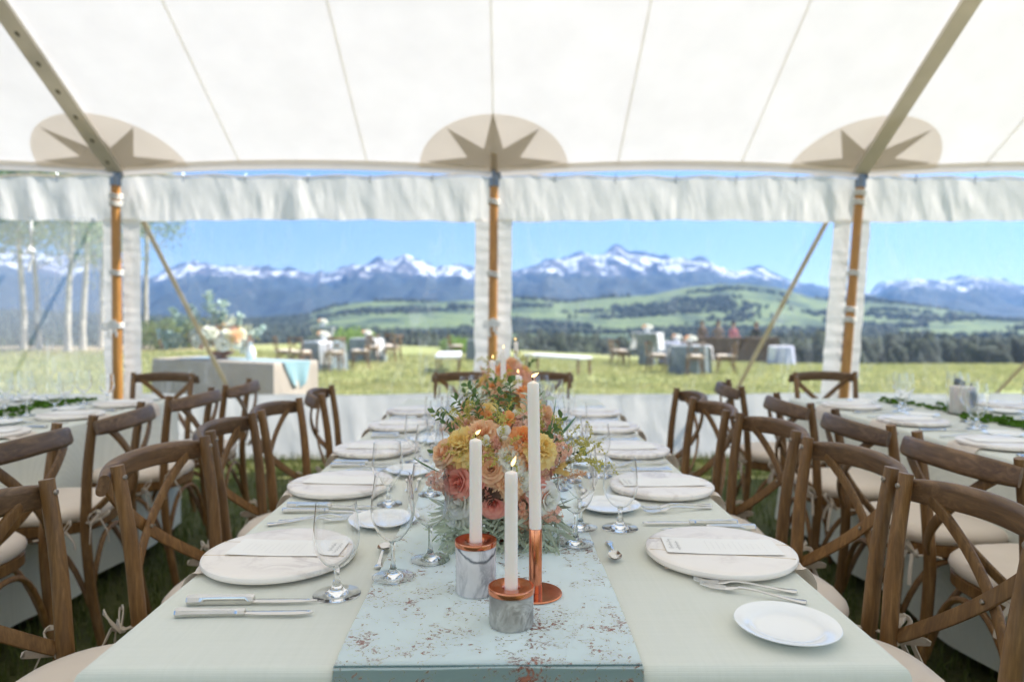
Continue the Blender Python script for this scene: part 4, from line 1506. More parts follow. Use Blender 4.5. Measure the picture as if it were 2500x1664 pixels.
for side, rows in ((-1, PL), (1, PR)):
    for i, (py, px_) in enumerate(rows):
        where, W, rz = setting(i, side, px_, py)
        j = lambda a=0.008: RND.uniform(-a, a)
        ang = math.degrees(rz)
        if side > 0 and i == 0:
            cutlery('table_knife', 0.416, 1.472, 180, f'silver table knife, {where}')
            cutlery('steak_knife', 0.44, 1.428, 181, f'silver steak knife behind the charger, {where}')
            cutlery('fork', 0.412, 1.122, 180 - 17, f'silver fork closer to the charger, {where}', s=0.82)
            cutlery('fork', 0.414, 1.092, 180 - 26, f'silver fork closer to the bread plate, {where}', s=0.82)
            bp = (0.418, 0.964)
            sp = (0.2185, 1.29, -92)
            gl = [(0.260, 1.451), (0.152, 1.332), (0.173, 1.437)]
        elif side < 0 and i == 0:
            cutlery('steak_knife', -0.384, 1.068, 0.5, f'silver steak knife with a chunky handle, {where}')
            cutlery('table_knife', -0.382, 1.024, 0.5, f'silver table knife with a chased handle, {where}')
            cutlery('fork', -0.416, 1.493, 12, f'silver fork closer to the charger, {where}', s=0.9)
            cutlery('fork', -0.400, 1.520, 16, f'silver fork closer to the bread plate, {where}', s=0.9)
            bp = (-0.252, 1.486)
            sp = (-0.219, 1.275, 93)
            gl = [(-0.262, 1.104), (-0.180, 1.163), (-0.125, 1.246)]
        else:
            a, b = W(0.02 + j(), -0.188 + j(.004)), W(0.02 + j(), -0.228 + j(.004))
            cutlery('steak_knife', a[0], a[1], ang + j(2), f'silver steak knife, {where}')
            cutlery('table_knife', b[0], b[1], ang + j(2), f'silver table knife, {where}')
            a, b = W(-0.005 + j(), 0.172 + j(.004)), W(0.0 + j(), 0.200 + j(.004))
            cutlery('fork', a[0], a[1], ang + 10 + j(3), f'silver fork closer to the charger, {where}', s=0.88)
            cutlery('fork', b[0], b[1], ang + 13 + j(3), f'silver fork closer to the bread plate, {where}', s=0.88)
            bp = W(0.158 + j(), 0.182 + j())
            q = W(0.196 + j(), 0.02 + j())
            sp = (q[0], q[1], ang + 93 + j(4))
            gl = [W(0.155 + j(.012), -0.165 + j(.012)), W(0.235 + j(.01), -0.08 + j(.01)), W(0.278 + j(.008), 0.005 + j(.01))]
        cutlery('spoon', sp[0], sp[1], sp[2], f'silver dessert spoon, {where}')
        o = obj('bread_plate', ME_BREAD, M_PORC, None, (bp[0], bp[1], ZTAB + 0.0012))
        tag(o, f'small white bread plate, {where}', 'plate', 'white bread plates')
        glass('water_goblet', gl[0][0], gl[0][1], f'short-stemmed clear water goblet, {where}')
        zr = ZTAB + 0.0065
        glass('wine_glass', gl[1][0], gl[1][1], f'clear wine glass closer to the guest, {where}', zr if abs(gl[1][0] + .009) < 0.23 else None)
        glass('wine_glass', gl[2][0], gl[2][1], f'clear wine glass closer to the runner, {where}', zr if abs(gl[2][0] + .009) < 0.23 else None)

# ------------------------------------------------------------------ side tables: fewer pieces, all soft in the distance
M_MOSS = plain('green_moss', srgb(84, 124, 22), 0.95, 0, 0.45, 40.0, 0.8, 90.0)
M_WAX2 = plain('tan_wax', srgb(246, 237, 222), 0.5, 0, 0.03, **{'Subsurface Weight': 0.2})
def moss_mesh(seed, L, W_):
    rng = np.random.RandomState(seed)
    n_ = 2600
    x, y = rng.uniform(-W_, W_, n_), rng.uniform(-L, L, n_)
    keep = np.array([fbm(a * 9, b * 5, seed, 3) + 0.10 - (abs(a) / W_) ** 2 * 0.3 for a, b in zip(x, y)]) > 0.05
    x, y = x[keep], y[keep]
    n_ = len(x)
    h = rng.uniform(0.006, 0.02, n_)
    a = rng.uniform(0, 6.28, n_)
    w = rng.uniform(0.008, 0.016, n_)
    V = np.zeros((n_, 4, 3), np.float32)
    V[:, 0] = np.stack([x - np.cos(a) * w, y - np.sin(a) * w, np.full(n_, 0.001)], 1)
    V[:, 1] = np.stack([x + np.cos(a) * w, y + np.sin(a) * w, np.full(n_, 0.001)], 1)
    V[:, 2] = np.stack([x + np.cos(a + 1.4) * w * 1.3, y + np.sin(a + 1.4) * w * 1.3, h], 1)
    V[:, 3] = np.stack([x - np.cos(a + 1.4) * w * 1.3, y - np.sin(a + 1.4) * w * 1.3, h * 0.8], 1)
    b = np.arange(n_)[:, None] * 4
    return np_mesh('moss', V.reshape(-1, 3), np.concatenate([b + np.array([[0, 1, 2]]), b + np.array([[0, 2, 3]])]))
def hurricane(x, y, label, h=0.17, hb=0.1, r=0.055):
    t = thing('hurricane_lantern', label, 'lantern', (x, y, ZTAB + 0.002), 0, 'hurricane candles')
    obj('glass_cylinder', MB().lathe([(0, 0), (r, 0), (r + .0016, .0016), (r + .0016, h), (r + .0008, h + .0006), (r, h), (r, .006), (0, .006)], 36), M_GLASS, t)
    cm = MB().lathe([(0, .007), (r * .85, .007), (r * .86, .01), (r * .86, hb - .006), (r * .8, hb), (r * .3, hb - .006), (0, hb - .008)], 28)
    cd = obj('pillar_candle', cm, M_WAX2, t)
    obj('wick', MB().tube([(0, 0, hb - .008), (.001, 0, hb + .008)], .0012, 5), M_EYE, cd)
    return t
for tn, cx, g_ in (('left-hand table', -2.365, -1), ('right-hand table', 2.165, 1)):
    mo = obj('moss_runner', moss_mesh(3 + g_, 1.5, 0.13), M_MOSS, None, (cx, 2.3, ZTAB + 0.002))
    tag(mo, f'strip of green moss down the middle of the {tn}', 'moss', kind='stuff')
    side_rows = {-1: [(2.08, 0), (2.62, 1), (3.12, 2), (3.55, 3)], 1: [(1.9, 0), (2.38, 1), (2.9, 2), (3.42, 3)]}[g_]
    for sx in (-1, 1):
        for (yy, i) in side_rows:
            x = cx + sx * 0.40
            wv = {-1: 'outer' if g_ < 0 else 'aisle', 1: 'aisle' if g_ < 0 else 'outer'}[sx]
            wh = f'{ORD[i]} place from front, {wv} side, {tn}'
            t = thing('charger_plate', f'cream marble charger, {wh}', 'plate', (x, yy, ZTAB + 0.0062), RND.random(), 'marble chargers')
            obj('slab', ME_CHARGER, M_CHARGER, t)
            nk = obj('napkin', ME_NAPKIN[i % 2], M_NAPKIN, None, (x, yy, ZTAB + 0.0012), (0, 0, 0 if sx > 0 else math.pi))
            tag(nk, f'cream napkin under the charger, {wh}', 'napkin', 'cream napkins')
            mc = thing('menu_card', f'white menu card, {wh}', 'menu card', (x, yy, ZTAB + 0.0216), RND.uniform(-.1, .1), 'menu cards')
            obj('card', ME_CARD, M_CARD, mc)
            o = obj('bread_plate', ME_BREAD, M_PORC, None, (x - sx * .16, yy - sx * .2, ZTAB + 0.0012))
            tag(o, f'small white bread plate, {wh}', 'plate', 'white bread plates')
            cutlery('table_knife', x - sx * 0.01, yy + sx * 0.2, 180 if sx > 0 else 0, f'silver table knife, {wh}', group='silver cutlery on the side tables')
            cutlery('fork', x, yy - sx * 0.18, 180 if sx > 0 else 0, f'silver fork, {wh}', group='silver cutlery on the side tables')
            glass('water_goblet', x - sx * .17, yy + sx * .15, f'clear water goblet, {wh}', group='stemware on the side tables')
            glass('wine_glass', x - sx * .24, yy + sx * .06, f'clear wine glass closer to the guest, {wh}', group='stemware on the side tables')
            glass('wine_glass', x - sx * .27, yy - sx * .04, f'clear wine glass closer to the moss, {wh}', group='stemware on the side tables')
hurricane(2.17, 3.18, 'tan pillar candle in a glass cylinder on the moss of the right-hand table', 0.17, 0.13, 0.064)
hurricane(-2.36, 3.0, 'pale pillar candle in a tall glass cylinder on the left-hand table', 0.27, 0.1, 0.075)

# ------------------------------------------------------------------ candles
M_WAX = plain('white_wax', srgb(253, 238, 226), 0.42, 0, 0.015, 12.0, **{'Subsurface Weight': 0.35, 'Subsurface Radius': (0.02, 0.012, 0.008), 'Subsurface Scale': 0.5})
M_WICK = plain('black_wick', srgb(24, 20, 18), 0.9)
M_FLAMEC = emit('flame_core', (1.0, 0.66, 0.26, 1), 1.35)
n = N('polished_copper')
M_COPPER = n.done(n.bsdf(n.ramp(n.noise(n.coord(), 18.0, 3), [(0.35, srgb(206, 128, 96)), (0.65, srgb(226, 150, 116))]), 0.17, 1.0))
M_MARB = marble('white_grey_marble', srgb(232, 226, 222), srgb(44, 46, 56), 26.0, 0.475, 0.525, 0.22, srgb(196, 192, 190), (1, 1, 0.4), arc=(0.0585, 16.0, 0.0042, 0.004))
M_STONE = marble('grey_stone', srgb(172, 168, 158), srgb(214, 210, 200), 34.0, 0.46, 0.54, 0.5, srgb(120, 116, 108))
ZRUN = ZTAB + 0.0062
def candle(t, z0, ztop, r, lean=(0, 0), flame=(0.006, 0.006), bend=0.0):
    """taper candle with wick and flame, standing in its holder"""
    L = ztop - z0
    cm = MB()
    pts = [(lean[0] * u, lean[1] * u, z0 + L * u) for u in (0, .1, .3, .5, .7, .9, .975)]
    rad = [r * 1.0, r * 1.0, r, r * .985, r * .98, r * .98, r * .975]
    pts += [(lean[0] * 1.0, lean[1], z0 + L * .988), (lean[0], lean[1], z0 + L), (lean[0], lean[1], z0 + L + r * .15)]
    rad += [r * .86, r * .34, r * .05]
    co = obj('candle', cm.tube(pts, rad, 28, up=(0, 1, 0)), M_WAX, t)
    top = Vector((lean[0], lean[1], ztop))
    wk = MB().tube([top, top + Vector((bend * .3, 0, .005)), top + Vector((bend, 0, .0095))], 0.0008, 6, up=(0, 1, 0))
    wo_ = obj('wick', wk, M_WICK, co)
    tip = top + Vector((bend, 0, .0075))
    d = Vector((flame[0], 0, flame[1]))
    for nm, mat_, k in (('flame', M_FLAMEC, 1.0), ):
        fm = MB()
        ps = [tip + d * (u * 1.8) + Vector((0, 0, .002 * u * u)) for u in (0, .08, .2, .35, .5, .65, .8, .92, 1.0)]
        rs = [.0004, .0015, .0023, .0026, .0025, .0020, .0012, .0006, .0001]
        fm.tube(ps, [q * k for q in rs], 12, up=(0, 1, 0))
        obj('flame', fm, M_FLAMEC, co)
def block_holder(kind, x, y, h, r, mat_, label, ztop, cr, flame, bend, rz=0.0):
    t = thing('candle_holder', label, 'candle holder', (x, y, ZRUN), rz, 'candles on the centre table')
    body = MB().lathe([(0, 0), (r - .003, 0), (r - .0008, .001), (r, .004), (r, h - .011), (r - .001, h - .0095), (0, h - .0095)], 56)
    obj('stone_body', body, mat_, t)
    lid = MB().lathe([(r + .0003, h - .0090), (r + .0012, h - .0085), (r + .0014, h - .002), (r + .0008, h - .0004), (r - .001, h), (r - .004, h - .0004), (cr * 1.9, h - .0012), (cr * 1.4, h - .0022), (cr * 1.12, h - .0055), (cr * 1.1, h - .008), (0, h - .008)], 64)
    obj('copper_lid', lid, M_COPPER, t)
    candle(t, h - .0078, ztop - ZRUN, cr, (0, 0), flame, bend)
    return t
def stick_holder(x, y, h, label, ztop, cr, flame, bend, rd=0.0435):
    t = thing('candle_holder', label, 'candle holder', (x, y, ZRUN), 0, 'candles on the centre table')
    base = MB().lathe([(0, 0), (rd - .001, 0), (rd, .0008), (rd, .0022), (rd - .0012, .0032), (cr * 1.4, .0034), (0, .0034)], 64)
    obj('copper_base', base, M_COPPER, t)
    tube_ = MB().lathe([(0, .0036), (cr * 1.08, .0036), (cr * 1.09, .005), (cr * 1.09, h - .001), (cr * 1.05, h), (cr * 1.01, h - .001), (0, h - .004)], 40)
    obj('copper_tube', tube_, M_COPPER, t)
    candle(t, h - .0035, ztop - ZRUN, cr, (-0.004, 0), flame, bend)
    return t
block_holder('marble', -0.035, 1.100, 0.086, 0.0330, M_MARB, 'white taper candle in a tall veined marble holder with copper lid', 1.016, 0.0103, (.0045, .0030), 0.000, R(8))
block_holder('stone', 0.0215, 0.981, 0.0565, 0.0325, M_STONE, 'white taper candle in a squat grey stone holder with copper lid', 0.990, 0.0096, (.0035, .0068), 0.0005)
stick_holder(0.0616, 1.090, 0.107, 'tall white taper candle in a slim copper stick with round base', 1.110, 0.0098, (.0068, .0025), -0.003)
stick_holder(-0.027, 2.36, 0.10, 'white taper candle in the gap between the far bouquets, leftmost of the four', 1.066, 0.0102, (.001, .006), 0.001)
block_holder('marble', 0.007, 2.46, 0.086, 0.033, M_MARB, 'white taper candle between the far bouquets, second from the left of four', 1.096, 0.0102, (.001, .006), 0.0)
block_holder('stone', 0.056, 2.20, 0.0565, 0.0325, M_STONE, 'short white taper candle between the far bouquets, third of the four', 1.028, 0.0118, (-.001, .006), 0.0)
stick_holder(0.067, 3.08, 0.107, 'white taper candle at the far end of the centre table, last of all', 1.106, 0.0100, (-.002, .0055), -0.001)

# ------------------------------------------------------------------ flowers
def petal_mat(name, col, col2, tr=0.32, lift=1.0):
    col, col2 = [tuple(min(0.93, v * lift) for v in c[:3]) + (1,) for c in (col, col2)]
    n = N(name)
    c = n.ramp(n.noise(n.coord(rnd=True), 2.2, 3), [(0.3, col), (0.7, col2)])
    t = n.n('ShaderNodeBsdfTranslucent')
    n.put(t.inputs[0], c)
    return n.done(n.mixs(tr, n.bsdf(c, 0.6, 0, None, **{'Sheen Weight': 0.1}), t.outputs[0]))
PC = {'gold': petal_mat('golden_petal', srgb(247, 194, 116), srgb(250, 214, 156), 0.38, 1.22), 'orange': petal_mat('orange_petal', srgb(240, 150, 84), srgb(247, 180, 122), 0.38, 1.22), 'peach': petal_mat('peach_petal', srgb(246, 180, 140), srgb(250, 204, 170), 0.38, 1.22),
      'cream': petal_mat('cream_petal', srgb(248, 236, 204), srgb(250, 244, 226), 0.38, 1.22), 'blush': petal_mat('blush_petal', srgb(246, 226, 210), srgb(250, 238, 228), 0.38, 1.22), 'dusty': petal_mat('dusty_pink_petal', srgb(228, 150, 134), srgb(240, 178, 160), 0.38, 1.22),
      'pink': petal_mat('pink_floret', srgb(242, 176, 156), srgb(248, 200, 180), 0.38, 1.22), 'coral': petal_mat('coral_floret', srgb(244, 162, 132), srgb(250, 194, 164), 0.38, 1.22), 'mauve': petal_mat('mauve_plume', srgb(222, 170, 152), srgb(236, 194, 176), 0.38, 1.22),
      'lime': petal_mat('goldenrod_spray', srgb(196, 190, 84), srgb(218, 208, 118)), 'dark': petal_mat('burgundy_leaf', srgb(62, 40, 28), srgb(88, 62, 38), 0.2), 'olive': petal_mat('olive_leaf', srgb(190, 200, 172), srgb(216, 221, 200), 0.2),
      'green': petal_mat('green_leaf', srgb(78, 108, 52), srgb(112, 138, 74), 0.25), 'blade': petal_mat('grass_blade', srgb(84, 118, 84), srgb(118, 148, 108), 0.25), 'stem': petal_mat('stem', srgb(120, 128, 84), srgb(140, 142, 100), 0.1),
      'rosy': petal_mat('rosy_terracotta_petal', srgb(228, 150, 128), srgb(240, 176, 152), 0.38, 1.22)}
def petals(layers, seed, ruffle=0.0):
    rr = random.Random(seed)
    mb = MB()
    th = 0
    for li, (cnt, op, h, half) in enumerate(layers):
        for k in range(cnt):
            th += 2.399 if li == 0 else 2 * math.pi / cnt + rr.uniform(-.12, .12)
            o_ = op + rr.uniform(-.05, .05)
            hh = h * rr.uniform(.92, 1.06)
            tw = rr.uniform(-.25, .25)
            def f(u, v, th=th, o_=o_, hh=hh, tw=tw):
                uu = 2 * u - 1
                wv = math.sin(math.pi * min(.98, .12 + .62 * v)) ** .7
                rad = (.10 + .92 * o_ * v ** .55) + o_ * .34 * max(0, v - .62) ** 1.3 * 2.2
                z = hh * v - o_ * o_ * .45 * v * v - .20 * uu * uu * v * v * hh - .25 * o_ * max(0, v - .7)
                rad *= 1 - .10 * uu * uu * (1 - o_) 
                a = th + uu * half * wv + tw * v
                if ruffle:
                    rad += ruffle * math.sin(uu * 7 + th * 3) * v * v
                    z += ruffle * .8 * math.cos(uu * 9 + th * 5) * v * v
                return (rad * math.cos(a), rad * math.sin(a), z)
            mb.grid(6, 5, f)
    # calyx
    mb.lathe([(0, -.25), (.14, -.18), (.22, .02), (.12, .12)], 8)
    return mb
ROSE = [petals([(3, .12, 1.0, 1.1), (4, .26, 1.0, .95), (5, .42, .98, .85), (5, .60, .92, .80), (6, .80, .82, .72), (6, .98, .66, .66)], s).mesh('rose') for s in (1, 2, 3)]
RUFF = [petals([(4, .20, 1.0, .9), (5, .40, 1.0, .85), (6, .62, .92, .72), (7, .85, .8, .62), (7, 1.05, .6, .6)], s, .10).mesh('ruffled_flower') for s in (4, 5)]
TULIP = [petals([(3, .34, 1.5, .85), (3, .48, 1.55, .85)], s).mesh('tulip') for s in (6, 7)]
def stock_mesh(seed):
    rr = random.Random(seed)
    mb = MB()
    fl_ = petals([(3, .3, .8, .7), (5, .8, .6, .75)], seed, .16)
    for k in range(17):
        u = (k + .5) / 17
        a = k * 2.4
        z = -.55 + 1.5 * u
        r = .62 * (1 - .65 * max(0, u - .25))
        nrm = Vector((math.cos(a), math.sin(a), .25 + u * 1.1)).normalized()
        q = nrm.to_track_quat('Z', 'Y').to_matrix().to_4x4()
        s = .40 * (1 - .5 * u) * rr.uniform(.8, 1.15)
        mb.add(fl_.v, fl_.f, True, 0, Matrix.Translation((r * math.cos(a), r * math.sin(a), z)) @ q @ Matrix.Scale(s, 4))
    return mb
STOCK = [stock_mesh(s).mesh('stock_spike') for s in (11, 12)]
def plume_mesh(seed):
    rr = random.Random(seed)
    mb = MB()
    for b in range(34):
        u = b / 34
        a = b * 2.4
        L = .34 * (1 - u) ** .8 + .05
        z0 = -.2 + 1.1 * u
        d = Vector((math.cos(a), math.sin(a), .75)).normalized()
        for k in range(11):
            p = Vector((0, 0, z0)) + d * (L * (k + .6) / 11) + Vector((rr.gauss(0, .02), rr.gauss(0, .02), rr.gauss(0, .02)))
            s = rr.uniform(.018, .034)
            vs = [p + Vector((rr.uniform(-s, s), rr.uniform(-s, s), rr.uniform(-s, s))) * 1.3 for _ in range(4)]
            mb.add(vs, [(0, 1, 2), (0, 2, 3), (0, 3, 1), (1, 3, 2)], False)
    mb.tube([(0, 0, -.5), (0, 0, .4), (0, 0, .9)], [.02, .014, .006], 5)
    return mb
PLUME = [plume_mesh(s).mesh('astilbe_plume') for s in (21, 22)]
def golden_mesh(seed):
    rr = random.Random(seed)
    mb = MB()
    for b in range(9):
        a = b * 2.4
        L = rr.uniform(.45, .8)
        sp = .12 + .05 * b
        pts = [Vector((0, 0, -.3 + b * .07)), Vector((math.cos(a) * sp * .5, math.sin(a) * sp * .5, .1 + L * .4 + b * .05)), Vector((math.cos(a) * sp, math.sin(a) * sp, .1 + L * .75 + b * .06)), Vector((math.cos(a) * sp * 1.7, math.sin(a) * sp * 1.7, .05 + L * .9 + b * .05))]
        mb.tube(pts, [.012, .009, .007, .004], 4)
        for k in range(34):
            u = .25 + .75 * k / 34
            i = min(2, int(u * 3))
            q = pts[i].lerp(pts[i + 1], u * 3 - i)
            q = q + Vector((rr.gauss(0, .03), rr.gauss(0, .03), rr.gauss(0, .03)))
            s = rr.uniform(.014, .03)
            mb.add([q + Vector(v) * s for v in ((1, 0, 0), (-1, 0, 0), (0, 1, 0), (0, -1, 0), (0, 0, 1), (0, 0, -1))], [(0, 2, 4), (2, 1, 4), (1, 3, 4), (3, 0, 4), (2, 0, 5), (1, 2, 5), (3, 1, 5), (0, 3, 5)], False)
    return mb
GOLD = [golden_mesh(s).mesh('goldenrod_spray') for s in (31, 32)]
def leaf(mb, p, d, n_, L, w, curl=.15, lobed=False):
    """one leaf from p along d"""
    d = d.normalized()
    sd = d.cross(n_).normalized()
    up_ = sd.cross(d)
    if lobed:
        prof = [(0, .02), (.12, .32), (.22, .22), (.38, .55), (.48, .34), (.62, .48), (.72, .26), (.86, .24), (1, .0)]
    else:
        prof = [(0, .06), (.2, .62), (.45, 1.0), (.7, .8), (.88, .42), (1, 0)]
    vs, fs = [], []
    for (t, ww) in prof:
        c = p + d * (L * t) - up_ * (curl * L * t * t)
        vs += [c + sd * (w * ww) + up_ * (w * ww * .35), c, c - sd * (w * ww) + up_ * (w * ww * .35)]
    for i in range(len(prof) - 1):
        a = i * 3
        fs += [(a, a + 3, a + 4, a + 1), (a + 1, a + 4, a + 5, a + 2)]
    mb.add(vs, fs)
def sprig_mesh(seed, n_leaf, L, w, droop, lobed=False, spread=.9, per=2):
    rr = random.Random(seed)
    mb = MB()
    pts = []
    p, d = Vector((0, 0, 0)), Vector((0, 0, 1))
    for k in range(9):
        pts.append(p.copy())
        d = (d + Vector((droop * .16, rr.uniform(-.06, .06), -droop * .10))).normalized()
        p = p + d * .125
    mb.tube(pts, lambda u: .014 - .009 * u, 5)
    for k in range(n_leaf):
        u = .15 + .85 * k / n_leaf
        i = min(7, int(u * 8))
        q = pts[i].lerp(pts[i + 1], u * 8 - i)
        t = (pts[i + 1] - pts[i]).normalized()
        a = k * 2.4 + rr.uniform(-.4, .4)
        o1 = t.orthogonal().normalized()
        o2 = t.cross(o1)
        out = o1 * math.cos(a) + o2 * math.sin(a)
        dd = (t * rr.uniform(.35, .8) + out * spread + Vector((0, 0, -.25 * droop))).normalized()
        leaf(mb, q, dd, (Vector((0, 0, 1)) + out * .2 + Vector((rr.uniform(-.5, .5), rr.uniform(-.5, .5), 0))).normalized(), L * rr.uniform(.75, 1.2), w * rr.uniform(.8, 1.2), rr.uniform(-.1, .35), lobed)
    return mb
OLIVE = [sprig_mesh(s, 26, .40, .029, 1.0).mesh('olive_branch') for s in (41, 42, 43)]
DARK = [sprig_mesh(s, 7, .55, .42, .4, True).mesh('burgundy_leaf_sprig') for s in (51, 52)]
GREEN = [sprig_mesh(s, 16, .22, .07, .3, False, .6).mesh('leafy_sprig') for s in (61, 62)]
BLADE = [sprig_mesh(s, 0, .1, .01, .3).mesh('x') for s in ()]
def blade_mesh():
    mb = MB()
    leaf(mb, Vector((0, 0, 0)), Vector((0, 0, 1)), Vector((1, 0, 0)), 1.0, .035, .12)
    return mb.mesh('grass_blade')
ME_BLADE = blade_mesh()
KIND = {'rose': ROSE, 'ruffle': RUFF, 'tulip': TULIP, 'stock': STOCK, 'astilbe': PLUME, 'goldenrod': GOLD, 'olive': OLIVE, 'darkleaf': DARK, 'green': GREEN, 'blade': [ME_BLADE]}
KNAME = {'rose': 'rose', 'ruffle': 'ruffled_bloom', 'tulip': 'tulip', 'stock': 'stock_spike', 'astilbe': 'astilbe_plume', 'goldenrod': 'goldenrod_spray', 'olive': 'olive_branch', 'darkleaf': 'burgundy_sprig', 'green': 'leafy_sprig', 'blade': 'grass_blade'}
def aim(d, roll):
    q = Vector(d).normalized().to_track_quat('Z', 'Y')
    return (q.to_matrix() @ Matrix.Rotation(roll, 3, 'Z')).to_euler()
def bloom(t, kind, col, p, d, s, k=None):
    """one bloom or sprig of the arrangement t, at p (local), facing d"""
    me = KIND[kind][(k if k is not None else RND.randrange(9)) % len(KIND[kind])]
    return obj(KNAME[kind], me, PC[col], t, p, aim(d, RND.random() * 6.28), s)
M_TERRA = plain('terracotta_copper', srgb(160, 96, 72), 0.4, 0.35, 0.2, 14.0)
def bowl_mesh(s=1.0):
    return MB().lathe([(0, 0), (.042 * s, 0), (.043 * s, .006), (.03 * s, .014), (.026 * s, .024), (.045 * s, .038), (.066 * s, .062), (.072 * s, .085), (.068 * s, .085), (.06 * s, .065), (0, .045)], 36)
def arrangement(label, cx, cyy, z, c_off, rad, listed, n_fill, seed, pal, group='flower arrangements on the centre table', bs=1.0):
    rr = random.Random(seed)
    t = thing('flower_arrangement', label, 'flowers', (cx, cyy, z), 0, group)
    obj('bowl', bowl_mesh(bs), M_TERRA, t)
    c = Vector(c_off)
    # stems gathered in the bowl
    sm = MB()
    for k in range(16):
        a = k * 2.4
        sm.tube([(0, 0, .05), (rad[0] * .4 * math.cos(a), rad[1] * .4 * math.sin(a), c.z - .03), (rad[0] * .72 * math.cos(a), rad[1] * .72 * math.sin(a), c.z + .01)], .0018, 4)
    obj('stems', sm, PC['stem'], t)
    for (kind, col, x, y, zz, s) in listed:
        p = Vector((x - cx, y - cyy, zz - z))
        d = (p - c)
        d.z += .03
        sc = s * {'rose': 1.22, 'ruffle': 1.2, 'tulip': 1.15, 'stock': .85, 'darkleaf': .72}.get(kind, 1.0)
        if kind in ('astilbe', 'goldenrod', 'stock', 'darkleaf'):
            p = p - d.normalized() * s * .35
            if kind != 'darkleaf':
                d = d.normalized() + Vector((0, 0, .8))
        bloom(t, kind, col, p, d, sc)
    for k in range(n_fill):
        a = rr.uniform(0, 6.28)
        if listed and -2.5 < a - 2 * math.pi < -.65:
            a = rr.uniform(0, math.pi)
        el = rr.uniform(-.35, 1.45)
        d = Vector((math.cos(a) * math.cos(el), math.sin(a) * math.cos(el), math.sin(el)))
        kind, col, s = rr.choice(pal)
        p = c + Vector((d.x * rad[0], d.y * rad[1], d.z * rad[2])) * rr.uniform(.82, 1.0)
        dd = d + (Vector((0, 0, .7)) if kind in ('astilbe', 'goldenrod', 'stock', 'green') else Vector((0, 0, .15)))
        bloom(t, kind, col, p - d * s * (.35 if kind in ('astilbe', 'goldenrod', 'stock', 'green', 'darkleaf') else .1), dd, s * rr.uniform(.85, 1.15))
    return t, c
LIST1 = [
    ('ruffle', 'gold', -0.061, 1.285, 0.968, 0.03),
    ('tulip', 'cream', 0.009, 1.277, 0.981, 0.02),
    ('tulip', 'orange', 0.016, 1.294, 1.002, 0.02),
    ('ruffle', 'orange', 0.050, 1.283, 0.974, 0.026),
    ('tulip', 'orange', 0.053, 1.268, 0.935, 0.018),
    ('astilbe', 'mauve', -0.004, 1.261, 0.948, 0.075),
    ('rose', 'cream', 0.024, 1.262, 0.941, 0.02),
    ('rose', 'dusty', -0.070, 1.273, 0.904, 0.024),
    ('rose', 'blush', -0.068, 1.278, 0.868, 0.026),
    ('rose', 'blush', -0.077, 1.299, 0.836, 0.022),
    ('rose', 'peach', -0.012, 1.258, 0.930, 0.022),
    ('ruffle', 'peach', 0.018, 1.256, 0.905, 0.022),
    ('rose', 'dusty', -0.008, 1.262, 0.868, 0.021),
    ('ruffle', 'gold', 0.078, 1.272, 0.965, 0.024),
    ('rose', 'blush', 0.088, 1.275, 0.872, 0.022),
    ('rose', 'peach', -0.098, 1.288, 0.955, 0.021),
    ('stock', 'pink', 0.112, 1.337, 0.964, 0.04),
    ('stock', 'pink', 0.095, 1.298, 0.941, 0.045),
    ('goldenrod', 'lime', 0.128, 1.352, 0.935, 0.09),
    ('astilbe', 'peach', 0.085, 1.283, 0.908, 0.075),
    ('astilbe', 'peach', 0.090, 1.290, 0.931, 0.07),
    ('tulip', 'blush', 0.051, 1.265, 0.892, 0.018),
    ('rose', 'cream', 0.043, 1.262, 0.911, 0.016),
    ('stock', 'coral', 0.050, 1.274, 0.854, 0.035),
    ('stock', 'coral', 0.057, 1.308, 0.811, 0.035),
    ('stock', 'coral', 0.091, 1.334, 0.818, 0.035),
    ('stock', 'coral', -0.099, 1.297, 0.889, 0.035),
    ('stock', 'coral', -0.084, 1.285, 0.933, 0.035),
    ('goldenrod', 'lime', -0.064, 1.276, 0.943, 0.06),
    ('rose', 'dusty', -0.037, 1.260, 0.906, 0.02),
    ('astilbe', 'mauve', -0.021, 1.258, 0.926, 0.07),
    ('stock', 'pink', -0.013, 1.256, 0.907, 0.035),
    ('ruffle', 'gold', -0.038, 1.271, 0.960, 0.024),
    ('ruffle', 'peach', 0.027, 1.269, 0.961, 0.024),
    ('ruffle', 'peach', -0.030, 1.287, 0.990, 0.024),
    ('tulip', 'gold', 0.107, 1.305, 0.916, 0.018),
    ('rose', 'dusty', 0.073, 1.276, 0.885, 0.02),
    ('stock', 'pink', 0.068, 1.274, 0.927, 0.035),
    ('darkleaf', 'dark', -0.005, 1.255, 0.895, 0.055),
    ('darkleaf', 'dark', -0.088, 1.285, 0.912, 0.05),
    ('darkleaf', 'dark', -0.104, 1.305, 0.933, 0.045),
    ('darkleaf', 'dark', -0.033, 1.260, 0.889, 0.05),
]
PAL = [('rose', 'dusty', .024), ('rose', 'blush', .024), ('ruffle', 'peach', .026), ('ruffle', 'gold', .027), ('rose', 'peach', .026), ('stock', 'pink', .034), ('ruffle', 'blush', .026), ('astilbe', 'mauve', .07), ('goldenrod', 'lime', .07), ('tulip', 'orange', .018), ('ruffle', 'orange', .025), ('darkleaf', 'dark', .045), ('green', 'green', .07)]
A1, c1 = arrangement('large peach and pink flower arrangement with trailing olive leaves, front of the three bouquets', 0.0, 1.38, ZRUN, (0, 0, .138), (.104, .102, .118), LIST1, 34, 3, PAL)
